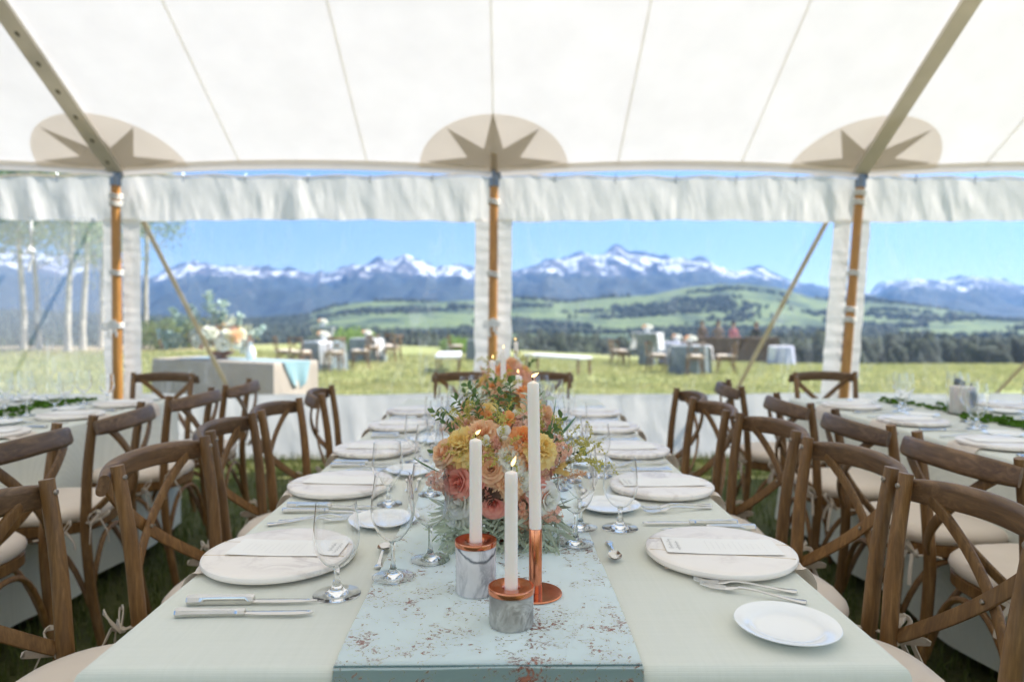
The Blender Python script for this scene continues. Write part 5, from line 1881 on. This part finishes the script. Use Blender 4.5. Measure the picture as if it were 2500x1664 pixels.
# trailing olive foliage and blades of the front arrangement
rr = random.Random(8)
OL = [(-150, -.2, .15), (-140, -.35, .17), (-128, -.45, .16), (-118, -.5, .13), (-105, -.5, .12), (-95, -.62, .11), (-86, -.6, .12), (-75, -.6, .13), (-62, -.5, .14), (-52, -.42, .17), (-42, -.35, .18), (-32, -.3, .19), (-22, -.2, .19), (-10, -.2, .17), (-160, -.15, .15), (-172, -.3, .14), (20, -.2, .14), (60, -.2, .14), (110, -.2, .14), (150, -.2, .14),
      (-135, -.1, .14), (-45, -.12, .17), (-28, -.5, .15), (-112, -.25, .12), (-68, -.3, .12), (-100, -.75, .10), (-80, -.8, .10), (-58, -.7, .11), (-122, -.7, .12)]
for k, (a, el, s) in enumerate(OL):
    d = Vector((math.cos(R(a)), math.sin(R(a)), el))
    p = c1 + Vector((math.cos(R(a)) * .055, math.sin(R(a)) * .055, -.045 + .012 * rr.random()))
    o = obj('olive_branch', OLIVE[k % 3], PC['olive'], A1, p, None, s * .82)
    q = d.normalized().to_track_quat('Z', 'X').to_matrix()
    # droop runs towards the local x axis: roll it to face down
    best = max(range(24), key=lambda j: -((q @ Matrix.Rotation(j * math.pi / 12, 3, 'Z')) @ Vector((1, 0, 0))).z)
    o.rotation_euler = (q @ Matrix.Rotation(best * math.pi / 12, 3, 'Z')).to_euler()
for (x, y, z, dx, dy, dz, s) in ((-.108, 1.29, .918, -.034, -.02, .020, .075), (.085, 1.31, .955, .035, .03, .085, .115), (.10, 1.33, .96, .055, .03, .05, .09), (-.07, 1.36, .985, -.05, .0, .06, .07)):
    bloom(A1, 'blade', 'blade', (x, y - 1.38, z - ZRUN), (dx, dy, dz), s)
for (x, y, z, dx, dz, s) in ((-.075, 1.33, .985, -.05, .03, .075), (.02, 1.36, 1.01, .01, .06, .08), (.1, 1.34, .93, .06, .02, .07), (-.03, 1.38, 1.02, -.02, .06, .07)):
    bloom(A1, 'green', 'green', (x, y - 1.38, z - ZRUN), (dx, -.01, dz), s)
# loose sprays standing out of the dome, and pale blooms low on the flank
rr = random.Random(21)
for k in range(15):
    a, el = R(rr.uniform(-200, 20)), rr.uniform(.05, 1.3)
    d = Vector((math.cos(a) * math.cos(el), math.sin(a) * math.cos(el), math.sin(el)))
    kd, cl, s = rr.choice([('goldenrod', 'lime', .085), ('green', 'green', .085), ('astilbe', 'peach', .075), ('green', 'olive', .09), ('astilbe', 'mauve', .07), ('goldenrod', 'lime', .075), ('green', 'green', .07)])
    bloom(A1, kd, cl, c1 + Vector((d.x * .085, d.y * .085, d.z * .09)), d + Vector((0, 0, .35)), s)
for (x, y, z, kd, cl, s) in ((.118, 1.30, .955, 'stock', 'pink', .026), (.132, 1.32, .93, 'goldenrod', 'lime', .08), (.125, 1.31, .905, 'astilbe', 'peach', .06), (-.118, 1.31, .90, 'stock', 'coral', .026), (.10, 1.28, .845, 'stock', 'pink', .026), (-.07, 1.285, .80, 'green', 'olive', .08), (.02, 1.255, .955, 'ruffle', 'cream', .02), (-.02, 1.26, .975, 'tulip', 'cream', .018)):
    p = Vector((x, y - 1.38, z - ZRUN))
    bloom(A1, kd, cl, p, (p - c1).normalized() + Vector((0, -.2, .3)), s)
PAL2 = [('ruffle', 'cream', .026), ('ruffle', 'gold', .028), ('rose', 'blush', .026), ('astilbe', 'peach', .07), ('ruffle', 'gold', .03), ('ruffle', 'orange', .03), ('ruffle', 'peach', .03), ('stock', 'coral', .038), ('ruffle', 'peach', .03), ('rose', 'blush', .028), ('rose', 'peach', .028), ('astilbe', 'peach', .075), ('goldenrod', 'lime', .075), ('green', 'green', .08), ('tulip', 'orange', .02), ('stock', 'pink', .04)]
A2, c2 = arrangement('peach and orange flower arrangement behind the front bouquet on the centre table', 0.0, 1.86, ZRUN, (0, 0, .135), (.13, .12, .12), [], 60, 5, PAL2)
A3, c3 = arrangement('coral flower arrangement farthest along the centre table beneath the wooden pole', 0.03, 2.78, ZRUN, (0, 0, .142), (.135, .14, .13), [], 56, 9, PAL2)
for A, cc, sd in ((A2, c2, 71), (A3, c3, 72)):
    rr = random.Random(sd)
    for k in range(14):
        a = 2 * math.pi * k / 14 + rr.uniform(-.2, .2)
        d = Vector((math.cos(a), math.sin(a), rr.uniform(-.5, 0)))
        q = d.normalized().to_track_quat('Z', 'X').to_matrix()
        best = max(range(24), key=lambda j: -((q @ Matrix.Rotation(j * math.pi / 12, 3, 'Z')) @ Vector((1, 0, 0))).z)
        obj('olive_branch', OLIVE[k % 3], PC['olive'], A, cc + Vector((d.x * .05, d.y * .05, -.05)), (q @ Matrix.Rotation(best * math.pi / 12, 3, 'Z')).to_euler(), rr.uniform(.11, .15))
# ------------------------------------------------------------------ outdoors: flower-topped table close to the tent
M_CREAM = fabric('cream_table_linen', srgb(176, 165, 152), 0.9, 400.0, 0.0, 0.2, 0.06, 4.0, 0.0, 0.35)
M_TEAL = fabric('pale_teal_velvet', srgb(128, 166, 174), 0.85, 400.0, 0.0, 0.1, 0.08, 5.0, 0.6)
sw = thing('head_table', 'cream linen-covered table outside the tent, topped with a big bouquet', 'table', (-3.09, 7.82, -0.03), R(-29))
obj('tablecloth', cloth_mesh(-0.99, 0.99, -0.31, 0.31, 0.78, 0.77, 6.0, 0.035, 0.03), M_CREAM, sw)
obj('tabletop', MB().box((0, 0, 0.755), (1.95, 0.6, 0.03)), M_TTOP, sw)
def tr_fn(u, v):
    w = lerp(-0.19, 0.19, u)
    if v < 0.6:
        return (lerp(-0.7, 1.01, v / 0.6), w, 0.7835)
    k = (v - 0.6) / 0.4
    return (1.012 + 0.012 * k + 0.02 * k * math.sin(u * 9), w * (1 - 0.45 * k), 0.7835 - 0.30 * k * (1 - 0.25 * abs(2 * u - 1)))
rn = obj('velvet_runner', MB().grid(12, 20, tr_fn), M_TEAL, None, (-3.09, 7.82, -0.03), (0, 0, R(-29)))
tag(rn, 'pale teal velvet runner hanging over the end of the outdoor cream table', 'table runner')
PAL3 = [('rose', 'blush', .07), ('rose', 'cream', .07), ('ruffle', 'peach', .07), ('rose', 'peach', .065), ('stock', 'pink', .08), ('rose', 'blush', .06), ('ruffle', 'gold', .05), ('rose', 'cream', .06), ('goldenrod', 'lime', .16), ('olive', 'olive', .2), ('rose', 'blush', .065)]
A4, c4 = arrangement('big blush and peach bouquet with eucalyptus in a copper bowl on the outdoor table', -3.24, 7.85, 0.755, (0, 0, .20), (.36, .26, .16), [], 74, 15, PAL3, 'outdoor flowers', 2.1)
PC['euc'] = petal_mat('eucalyptus_leaf', srgb(146, 172, 164), srgb(180, 200, 190), 0.2)
EUC = sprig_mesh(81, 26, .24, .10, .15, False, .9).mesh('eucalyptus_branch')
for (x, z, dx, dz, s) in ((-.05, .28, -.02, 1, .46), (.02, .28, .04, 1, .36), (-.3, .24, -.7, .9, .38), (-.34, .2, -1, .35, .34), (-.3, .18, -1, .0, .30), (.15, .26, .35, .9, .26), (-.2, .28, -.4, 1, .34), (.3, .22, .9, .5, .25)):
    obj('eucalyptus_branch', EUC, PC['euc'], A4, (x, -.02, z), aim((dx, -.1, dz), RND.random() * 6), s)
vs_ = thing('small_vase', 'small white vase beside the big outdoor bouquet', 'vase', (-2.86, 7.74, 0.752))
obj('body', MB().lathe([(0, 0), (.04, 0), (.055, .03), (.058, .08), (.035, .14), (.022, .17), (.03, .2), (.026, .2), (.018, .17), (0, .15)], 24), M_PORC, vs_)

# ------------------------------------------------------------------ lounge tables, chairs and bar on the meadow
M_CLOTHB = fabric('slate_blue_velvet', srgb(112, 126, 132), 0.85, 300.0, 0.0, 0.0, 0.12, 4.0, 0.5)
M_WHITEC = fabric('white_cloth', srgb(238, 238, 240), 0.9, 300.0, 0.1, 0.0, 0.03, 4.0)
M_LAV = fabric('lavender_white_cloth', srgb(206, 208, 232), 0.9, 300.0, 0.1, 0.0, 0.08, 3.0)
def round_cloth(r, h, seed, flare=0.12, wave=0.05, nf=11, pinch=None):
    mb = MB()
    n_ = 72
    prof = [(0, 0), (.5, 0), (.95, 0), (1.0, -.01)] + [(1.0, -h * k / 8) for k in range(1, 9)]
    vs, fs = [], []
    for j, (rr_, z) in enumerate(prof):
        f = -z / h
        for k in range(n_):
            a = 2 * math.pi * k / n_
            q = r * rr_ * (1 + flare * f)
            if pinch and f > 0.02:
                q = r * lerp(1.0, pinch, min(1, f * 2.2) if f < .45 else max(0.0, 1.0)) if f < .45 else r * pinch * (1 + .25 * (f - .45))
            q += wave * r * f * math.sin(a * nf + 1.5 * nz(a * 2, seed)) * (1 + .5 * nz(a * 3, seed + 2))
            vs.append((q * math.cos(a) if rr_ > 0 else 0.001 * math.cos(a), q * math.sin(a) if rr_ > 0 else 0.001 * math.sin(a), h + z))
    for j in range(len(prof) - 1):
        for k in range(n_):
            fs.append((j * n_ + k, (j + 1) * n_ + k, (j + 1) * n_ + (k + 1) % n_, j * n_ + (k + 1) % n_))
    return mb.add(vs, fs)
def runner_strip(r, h, w, mat_, t, rz, drop=.55):
    def f(u, v):
        y = lerp(-w, w, u)
        s_ = lerp(-r - drop, r + drop, v)
        if abs(s_) <= r:
            return (s_, y, h + .006)
        k = (abs(s_) - r)
        return (math.copysign(r * 1.0 + .05 + .13 * k, s_), y * (1 - .2 * k), h + .006 - k)
    o = obj('runner', MB().grid(6, 30, f), mat_, t)
    o.rotation_euler = (0, 0, rz)
def posy(t, z, s=1.0, pal=('blush', 'peach', 'blush')):
    obj('bud_vase', MB().lathe([(0, 0), (.04 * s, 0), (.05 * s, .04 * s), (.04 * s, .09 * s), (0, .08 * s)], 14), M_PORC, t, (0, 0, z))
    for k in range(7):
        a = k * 2.4
        r_ = .07 * s * math.sqrt(k / 6)
        obj('rose', ROSE[k % 3], PC[pal[k % 3]], t, (r_ * math.cos(a), r_ * math.sin(a), z + .12 * s - .02 * k / 6), aim((math.cos(a) * r_ * 8, math.sin(a) * r_ * 8, 1), k), .055 * s)
def round_table(x, y, r, h, label, cloth, seed, run=None, rz=0.0, pinch=None, flowers=True):
    z = zg(x, y)
    t = thing('round_table', label, 'table', (x, y, z), 0, 'round tables on the meadow')
    obj('tablecloth', round_cloth(r, h, seed, .12 if not pinch else 0, .05, 11, pinch), cloth, t)
    obj('table_pedestal', MB().tube([(0, 0, 0), (0, 0, h - .02)], .03, 8), M_STEEL, t)
    if run is not None:
        runner_strip(r, h, .17, run, t, rz)
    if flowers:
        f = thing('flower_posy', 'peach posy on the ' + label, 'flowers', (x, y, z + h + .012), 0, 'posies on the outdoor tables')
        posy(f, 0, 1.5)
    return z
def ring_chairs(x, y, r, angs, what):
    for k, a in enumerate(angs):
        cx, cyy = x + r * math.cos(R(a)), y + r * math.sin(R(a))
        put_chair((cx, cyy, zg(cx, cyy)), R(a + 180), f'small far cross-back chair, {ORD[k]} of those around the {what}', 'chairs on the meadow')
round_table(-4.65, 17.6, .55, .74, 'slate-clothed round table between the left outdoor chairs', M_CLOTHB, 1, M_WHITEC, R(-70))
ring_chairs(-4.65, 17.6, .92, (200, 250, 300, 20), 'left slate-clothed table')
round_table(-4.42, 22.0, .55, .74, 'farther slate-clothed round table beside the bright bush', M_CLOTHB, 2, M_WHITEC, R(-40))
ring_chairs(-4.42, 22.0, .92, (190, 290, 340, 60), 'slate table by the bush')
round_table(-6.1, 23.0, .42, 1.07, 'tall cocktail table far behind the left slate-clothed table', M_CLOTHB, 3, None, 0, .55)
round_table(4.62, 22.0, .46, 1.09, 'tall cocktail table with flared pale top beside the bar', M_CLOTHB, 5, M_WHITEC, R(-50), .52)
ring_chairs(4.62, 22.0, .95, (200, 160, 330), 'tall cocktail table')
round_table(4.92, 18.0, .50, .76, 'slate-clothed round table in front of the bar', M_CLOTHB, 6, M_WHITEC, R(-20))
ring_chairs(4.92, 18.0, .90, (185, 262, 350), 'slate table before the bar')
round_table(5.95, 23.5, .55, .80, 'lavender-clothed round table behind the slate table before the bar', M_LAV, 7, M_WHITEC, R(10))
round_table(10.6, 26.0, .45, .72, 'lavender-white clothed table at the end of the bar', M_LAV, 8, M_WHITEC, R(30), None, False)
round_table(-0.9, 24.0, .40, .74, 'small slate-clothed table half hidden by the middle pole', M_CLOTHB, 9, None)
ring_chairs(-0.9, 24.0, .8, (190, 300), 'table behind the middle pole')
def bench(x, y, w, l, rz, label):
    z = zg(x, y)
    t = thing('low_bench', label, 'bench', (x, y, z), R(rz), 'white benches on the meadow')
    obj('top', MB().box((0, 0, .44), (w, l, .06), ch=.012), M_WHITEC, t)
    for sx in (-1, 1):
        for sy in (-1, 1):
            obj('leg', MB().box((sx * (w / 2 - .05), sy * (l / 2 - .06), .205), (.045, .045, .41)), M_WOODV, t)
bench(-1.42, 17.6, .62, 2.3, 3, 'white-topped bench in the grass, end-on, left of the middle pole')
bench(1.35, 17.4, .5, 2.0, 40, 'white-topped bench in the grass, angled, right of the middle pole')

# bar with upright boards
M_BARW = wood('rustic_bar_board', srgb(48, 34, 28), srgb(82, 60, 48), srgb(112, 84, 66), (7, 7, .8), 0.7)
bx0, bx1, by = 8.3, 11.6, 29.0
bz = min(zg(bx0, by), zg(bx1, by)) - .03
bar = thing('outdoor_bar', 'dark rustic wooden bar counter with people behind it', 'bar', ((bx0 + bx1) / 2, by, bz))
bl = bx1 - bx0
obj('counter_top', MB().box((0, 0, 1.09), (bl + .1, .62, .05), ch=.008), M_BARW, bar)
nb = 18
for k in range(nb):
    w = bl / nb
    obj('board', MB().box((-bl / 2 + (k + .5) * w, -.25, .53), (w - .012, .03 + .006 * (k % 3), 1.06)), M_BARW, bar)
for sx in (-1, 1):
    obj('end_panel', MB().box((sx * (bl / 2 - .02), .02, .53), (.03, .5, 1.06)), M_BARW, bar)

# four people behind the bar: one skinned body each
def m_person(top, legs, skin):
    n = N('person_clothes')
    sx = n.n('ShaderNodeSeparateXYZ')
    n.put(sx.inputs[0], n.coord())
    c = n.ramp(n.math('DIVIDE', sx.outputs[2], 2.0), [(0.0, srgb(30, 28, 28)), (0.035, legs), (0.47, top), (0.735, skin)], 'CONSTANT')
    return n.done(n.bsdf(c, 0.8))
def person(x, y, z, label, top, hair, rz, arm=0.0):
    t = thing('person', label, 'person', (x, y, z), R(rz), 'people at the bar')
    V, E, Rr = [], [], []
    def v(p, r, link=None):
        V.append(p)
        Rr.append(r)
        if link is not None:
            E.append((link, len(V) - 1))
        return len(V) - 1
    pel = v((0, 0, .95), .125)
    wst = v((0, 0, 1.12), .115, pel)
    che = v((0, .01, 1.32), .135, wst)
    nb_ = v((0, .01, 1.45), .075, che)
    nk = v((0, 0, 1.53), .05, nb_)
    h1 = v((0, -.015, 1.60), .07, nk)
    h2 = v((0, -.01, 1.67), .088, h1)
    v((0, 0, 1.735), .065, h2)
    for s in (-1, 1):
        sh_ = v((s * .165, .01, 1.41), .052, che)
        el_ = v((s * .215, -.03, 1.15), .042, sh_)
        wr = v((s * .17, -.22 - arm, 1.03 + arm), .03, el_)
        v((s * .15, -.31 - arm, 1.04 + arm), .034, wr)
        hp = v((s * .095, 0, .86), .088, pel)
        kn = v((s * .105, -.01, .49), .06, hp)
        an = v((s * .11, .02, .09), .042, kn)
        v((s * .125, -.14, .04), .038, an)
    me = bpy.data.meshes.new('body')
    me.from_pydata(V, E, [])
    o = obj('body', me, m_person(top, srgb(46, 46, 54), srgb(206, 160, 132)), t)
    sk = o.modifiers.new('skin', 'SKIN')
    for d, r in zip(me.skin_vertices[0].data, Rr):
        d.radius = (r, r * .85)
    me.skin_vertices[0].data[0].use_root = True
    o.modifiers.new('sub', 'SUBSURF').render_levels = 2
    hm = MB()
    def hf(u, v_):
        a, b = 2 * math.pi * u, math.pi * (v_ * .62)
        r = .104
        return (r * .93 * math.sin(b) * math.cos(a), .018 + r * 1.02 * math.sin(b) * math.sin(a) + (.01 if math.sin(a) > 0 else 0), 1.675 + r * 1.1 * math.cos(b) - (.05 * v_ if math.sin(a) > .2 else 0))
    hm.grid(18, 8, hf, wrap=True)
    obj('hair', hm, plain('hair', hair, .6), t)
    fm = MB()
    fm.lathe([(0, .02), (.009, .012), (.012, 0), (0, -.004)], 8, M=Matrix.Translation((0, -.098, 1.645)) @ Matrix.Rotation(R(90), 4, 'X'))
    for s in (-1, 1):
        fm.lathe([(0, .006), (.008, 0), (0, -.006)], 8, M=Matrix.Translation((s * .032, -.090, 1.675)))
    obj('face', fm, plain('face_features', srgb(120, 78, 64), .7), t)
for k, (px_, col, hair, top, rz) in enumerate(((1618, 'brown', srgb(60, 40, 28), srgb(128, 96, 76), 10), (1655, 'tan', srgb(86, 56, 36), srgb(156, 122, 96), -20), (1690, 'pink', srgb(46, 30, 24), srgb(214, 128, 130), 15), (1743, 'black', srgb(96, 44, 30), srgb(28, 28, 32), -8))):
    y = 29.8
    x = (px_ - 1161) / 1571 * y
    z = zg(x, y) - .03
    person(x, y, z, f'person in a {col} top standing behind the outdoor bar', top, hair, rz)

# ------------------------------------------------------------------ aspens and bushes
M_BARK = None
def m_bark():
    n = N('aspen_bark')
    v = n.coord(scale=(3, 3, 1.0), rnd=True)
    f = n.noise(v, 3.0, 5, 0.7)
    g_ = n.noise(n.coord(scale=(2, 2, 9), rnd=True), 2.0, 3, 0.6)
    c = n.ramp(f, [(0.3, srgb(158, 152, 142)), (0.6, srgb(196, 190, 178))])
    c = n.mix(n.ramp(g_, [(0.6, 0.0), (0.68, 0.85)]), c, srgb(58, 50, 46))
    return n.done(n.bsdf(c, 0.85, 0, n.bump(f, 0.4, 0.02)))
M_BARK = m_bark()
M_ASPL = petal_mat('aspen_leaf', srgb(122, 144, 108), srgb(160, 178, 138), 0.4)
M_BUSHL = petal_mat('bush_leaf', srgb(112, 148, 52), srgb(146, 176, 78), 0.35)
def leaves_np(centers, per, spread, size, rng):
    n_ = len(centers) * per
    c = np.repeat(np.array(centers), per, 0) + rng.randn(n_, 3) * spread
    a, b = rng.randn(n_, 3), rng.randn(n_, 3)
    a /= np.linalg.norm(a, axis=1)[:, None]
    b -= a * (a * b).sum(1)[:, None]
    b /= np.linalg.norm(b, axis=1)[:, None]
    s = size * rng.uniform(.6, 1.3, n_)[:, None]
    V = np.stack([c - a * s, c + b * s * .7, c + a * s, c - b * s * .7], 1)
    F = np.arange(n_ * 4).reshape(n_, 4)
    return V.reshape(-1, 3), F
def aspen(x, y, h, seed, label, low=.45):
    rng = np.random.RandomState(seed)
    rr = random.Random(seed)
    z = zg(x, y) - .1
    t = thing('aspen_tree', label, 'tree', (x, y, z), 0, 'aspens at the meadow edge')
    mb = MB()
    lean = (rr.uniform(-.05, .05), rr.uniform(-.04, .04))
    pts = [Vector((lean[0] * h * u + .12 * nz(u * 3, seed), lean[1] * h * u + .1 * nz(u * 3, seed + 9), h * u)) for u in [k / 14 for k in range(15)]]
    r0 = .065 + .007 * h
    mb.tube(pts, lambda u: r0 * (1 - .85 * u) * (1 + .25 * max(0, .06 - u) / .06), 10)
    cs = []
    for k in range(26):
        u = low + (1 - low) * (k + rr.random()) / 26
        i = min(13, int(u * 14))
        p = pts[i].lerp(pts[i + 1], u * 14 - i)
        a = k * 2.4 + rr.uniform(-.3, .3)
        L = h * .23 * (1.15 - u) * rr.uniform(.7, 1.3)
        q1 = p + Vector((math.cos(a) * L * .6, math.sin(a) * L * .6, L * .35))
        q2 = p + Vector((math.cos(a) * L, math.sin(a) * L, L * .85))
        mb.tube([p, q1, q2], [r0 * .28 * (1.1 - u), r0 * .16 * (1.1 - u), .008], 5)
        cs += [q1, q2, q1.lerp(q2, .5) + Vector((rr.uniform(-.3, .3), rr.uniform(-.3, .3), .1))]
    obj('trunk', mb, M_BARK, t)
    V, F = leaves_np([c[:] for c in cs], 62, .34, .065, rng)
    obj('crown', np_mesh('crown', V, F), M_ASPL, t)
for k, (px_, y, h, lab) in enumerate(((-40, 25, 8.5, 'pale-trunked aspen at the left edge of the view'), (62, 27, 9.5, 'white-trunked aspen left of the hanging rope'), (98, 29, 9.0, 'slim aspen behind the hanging rope'), (162, 26, 8.6, 'white aspen with a leaning trunk, left of the pair near the pole'),
                                   (196, 28, 9.4, 'stout aspen, right of the pair near the pole'), (238, 31, 8.0, 'aspen half hidden by the sidewall border'), (337, 30, 8.8, 'lone aspen just right of the wooden pole and white border'))):
    x = (px_ - 1161) / 1571 * y
    aspen(x, y, h, 100 + k, lab, .38 if k < 6 else .5)
def bush(x, y, r, h, seed, label, mat_):
    rng = np.random.RandomState(seed)
    z = zg(x, y)
    t = thing('bush', label, 'bush', (x, y, z), 0, 'bushes at the meadow edge')
    cs = []
    for k in range(90):
        d = rng.randn(3)
        d /= np.linalg.norm(d)
        cs.append(np.array([d[0] * r, d[1] * r, h * .5 + d[2] * h * .45]) * rng.uniform(.6, 1) + np.array([0, 0, .05]))
    V, F = leaves_np(cs, 34, .11, .05, rng)
    obj('foliage', np_mesh('foliage', V, F), mat_, t)
    sm = MB()
    for k in range(7):
        a = k * .9
        sm.tube([(0, 0, 0), (r * .3 * math.cos(a), r * .3 * math.sin(a), h * .4), (r * .6 * math.cos(a), r * .6 * math.sin(a), h * .75)], [.03, .02, .008], 5)
    obj('stem', sm, M_WOODV, t)
M_BUSHD = petal_mat('shrub_leaf', srgb(96, 116, 66), srgb(128, 144, 92), 0.3)
for px_, y, r, h, lab, m_ in ((805, 26, .62, .95, 'bright green bush behind the slate-clothed tables', M_BUSHL), (842, 27, .5, .8, 'smaller bright green bush beside the first, behind the tables', M_BUSHL), (1040, 29, .4, .55, 'low bright bush left of the middle pole', M_BUSHL), (1065, 30, .35, .5, 'low bright bush nearer the middle pole', M_BUSHL),
                            (380, 29, 1.1, 1.5, 'olive-green shrub between the lone aspen and the big bouquet', M_BUSHD), (425, 31, .9, 1.3, 'olive-green shrub behind the big bouquet', M_BUSHD)):
    x = (px_ - 1161) / 1571 * y
    bush(x, y, r, h, int(px_), lab, m_)
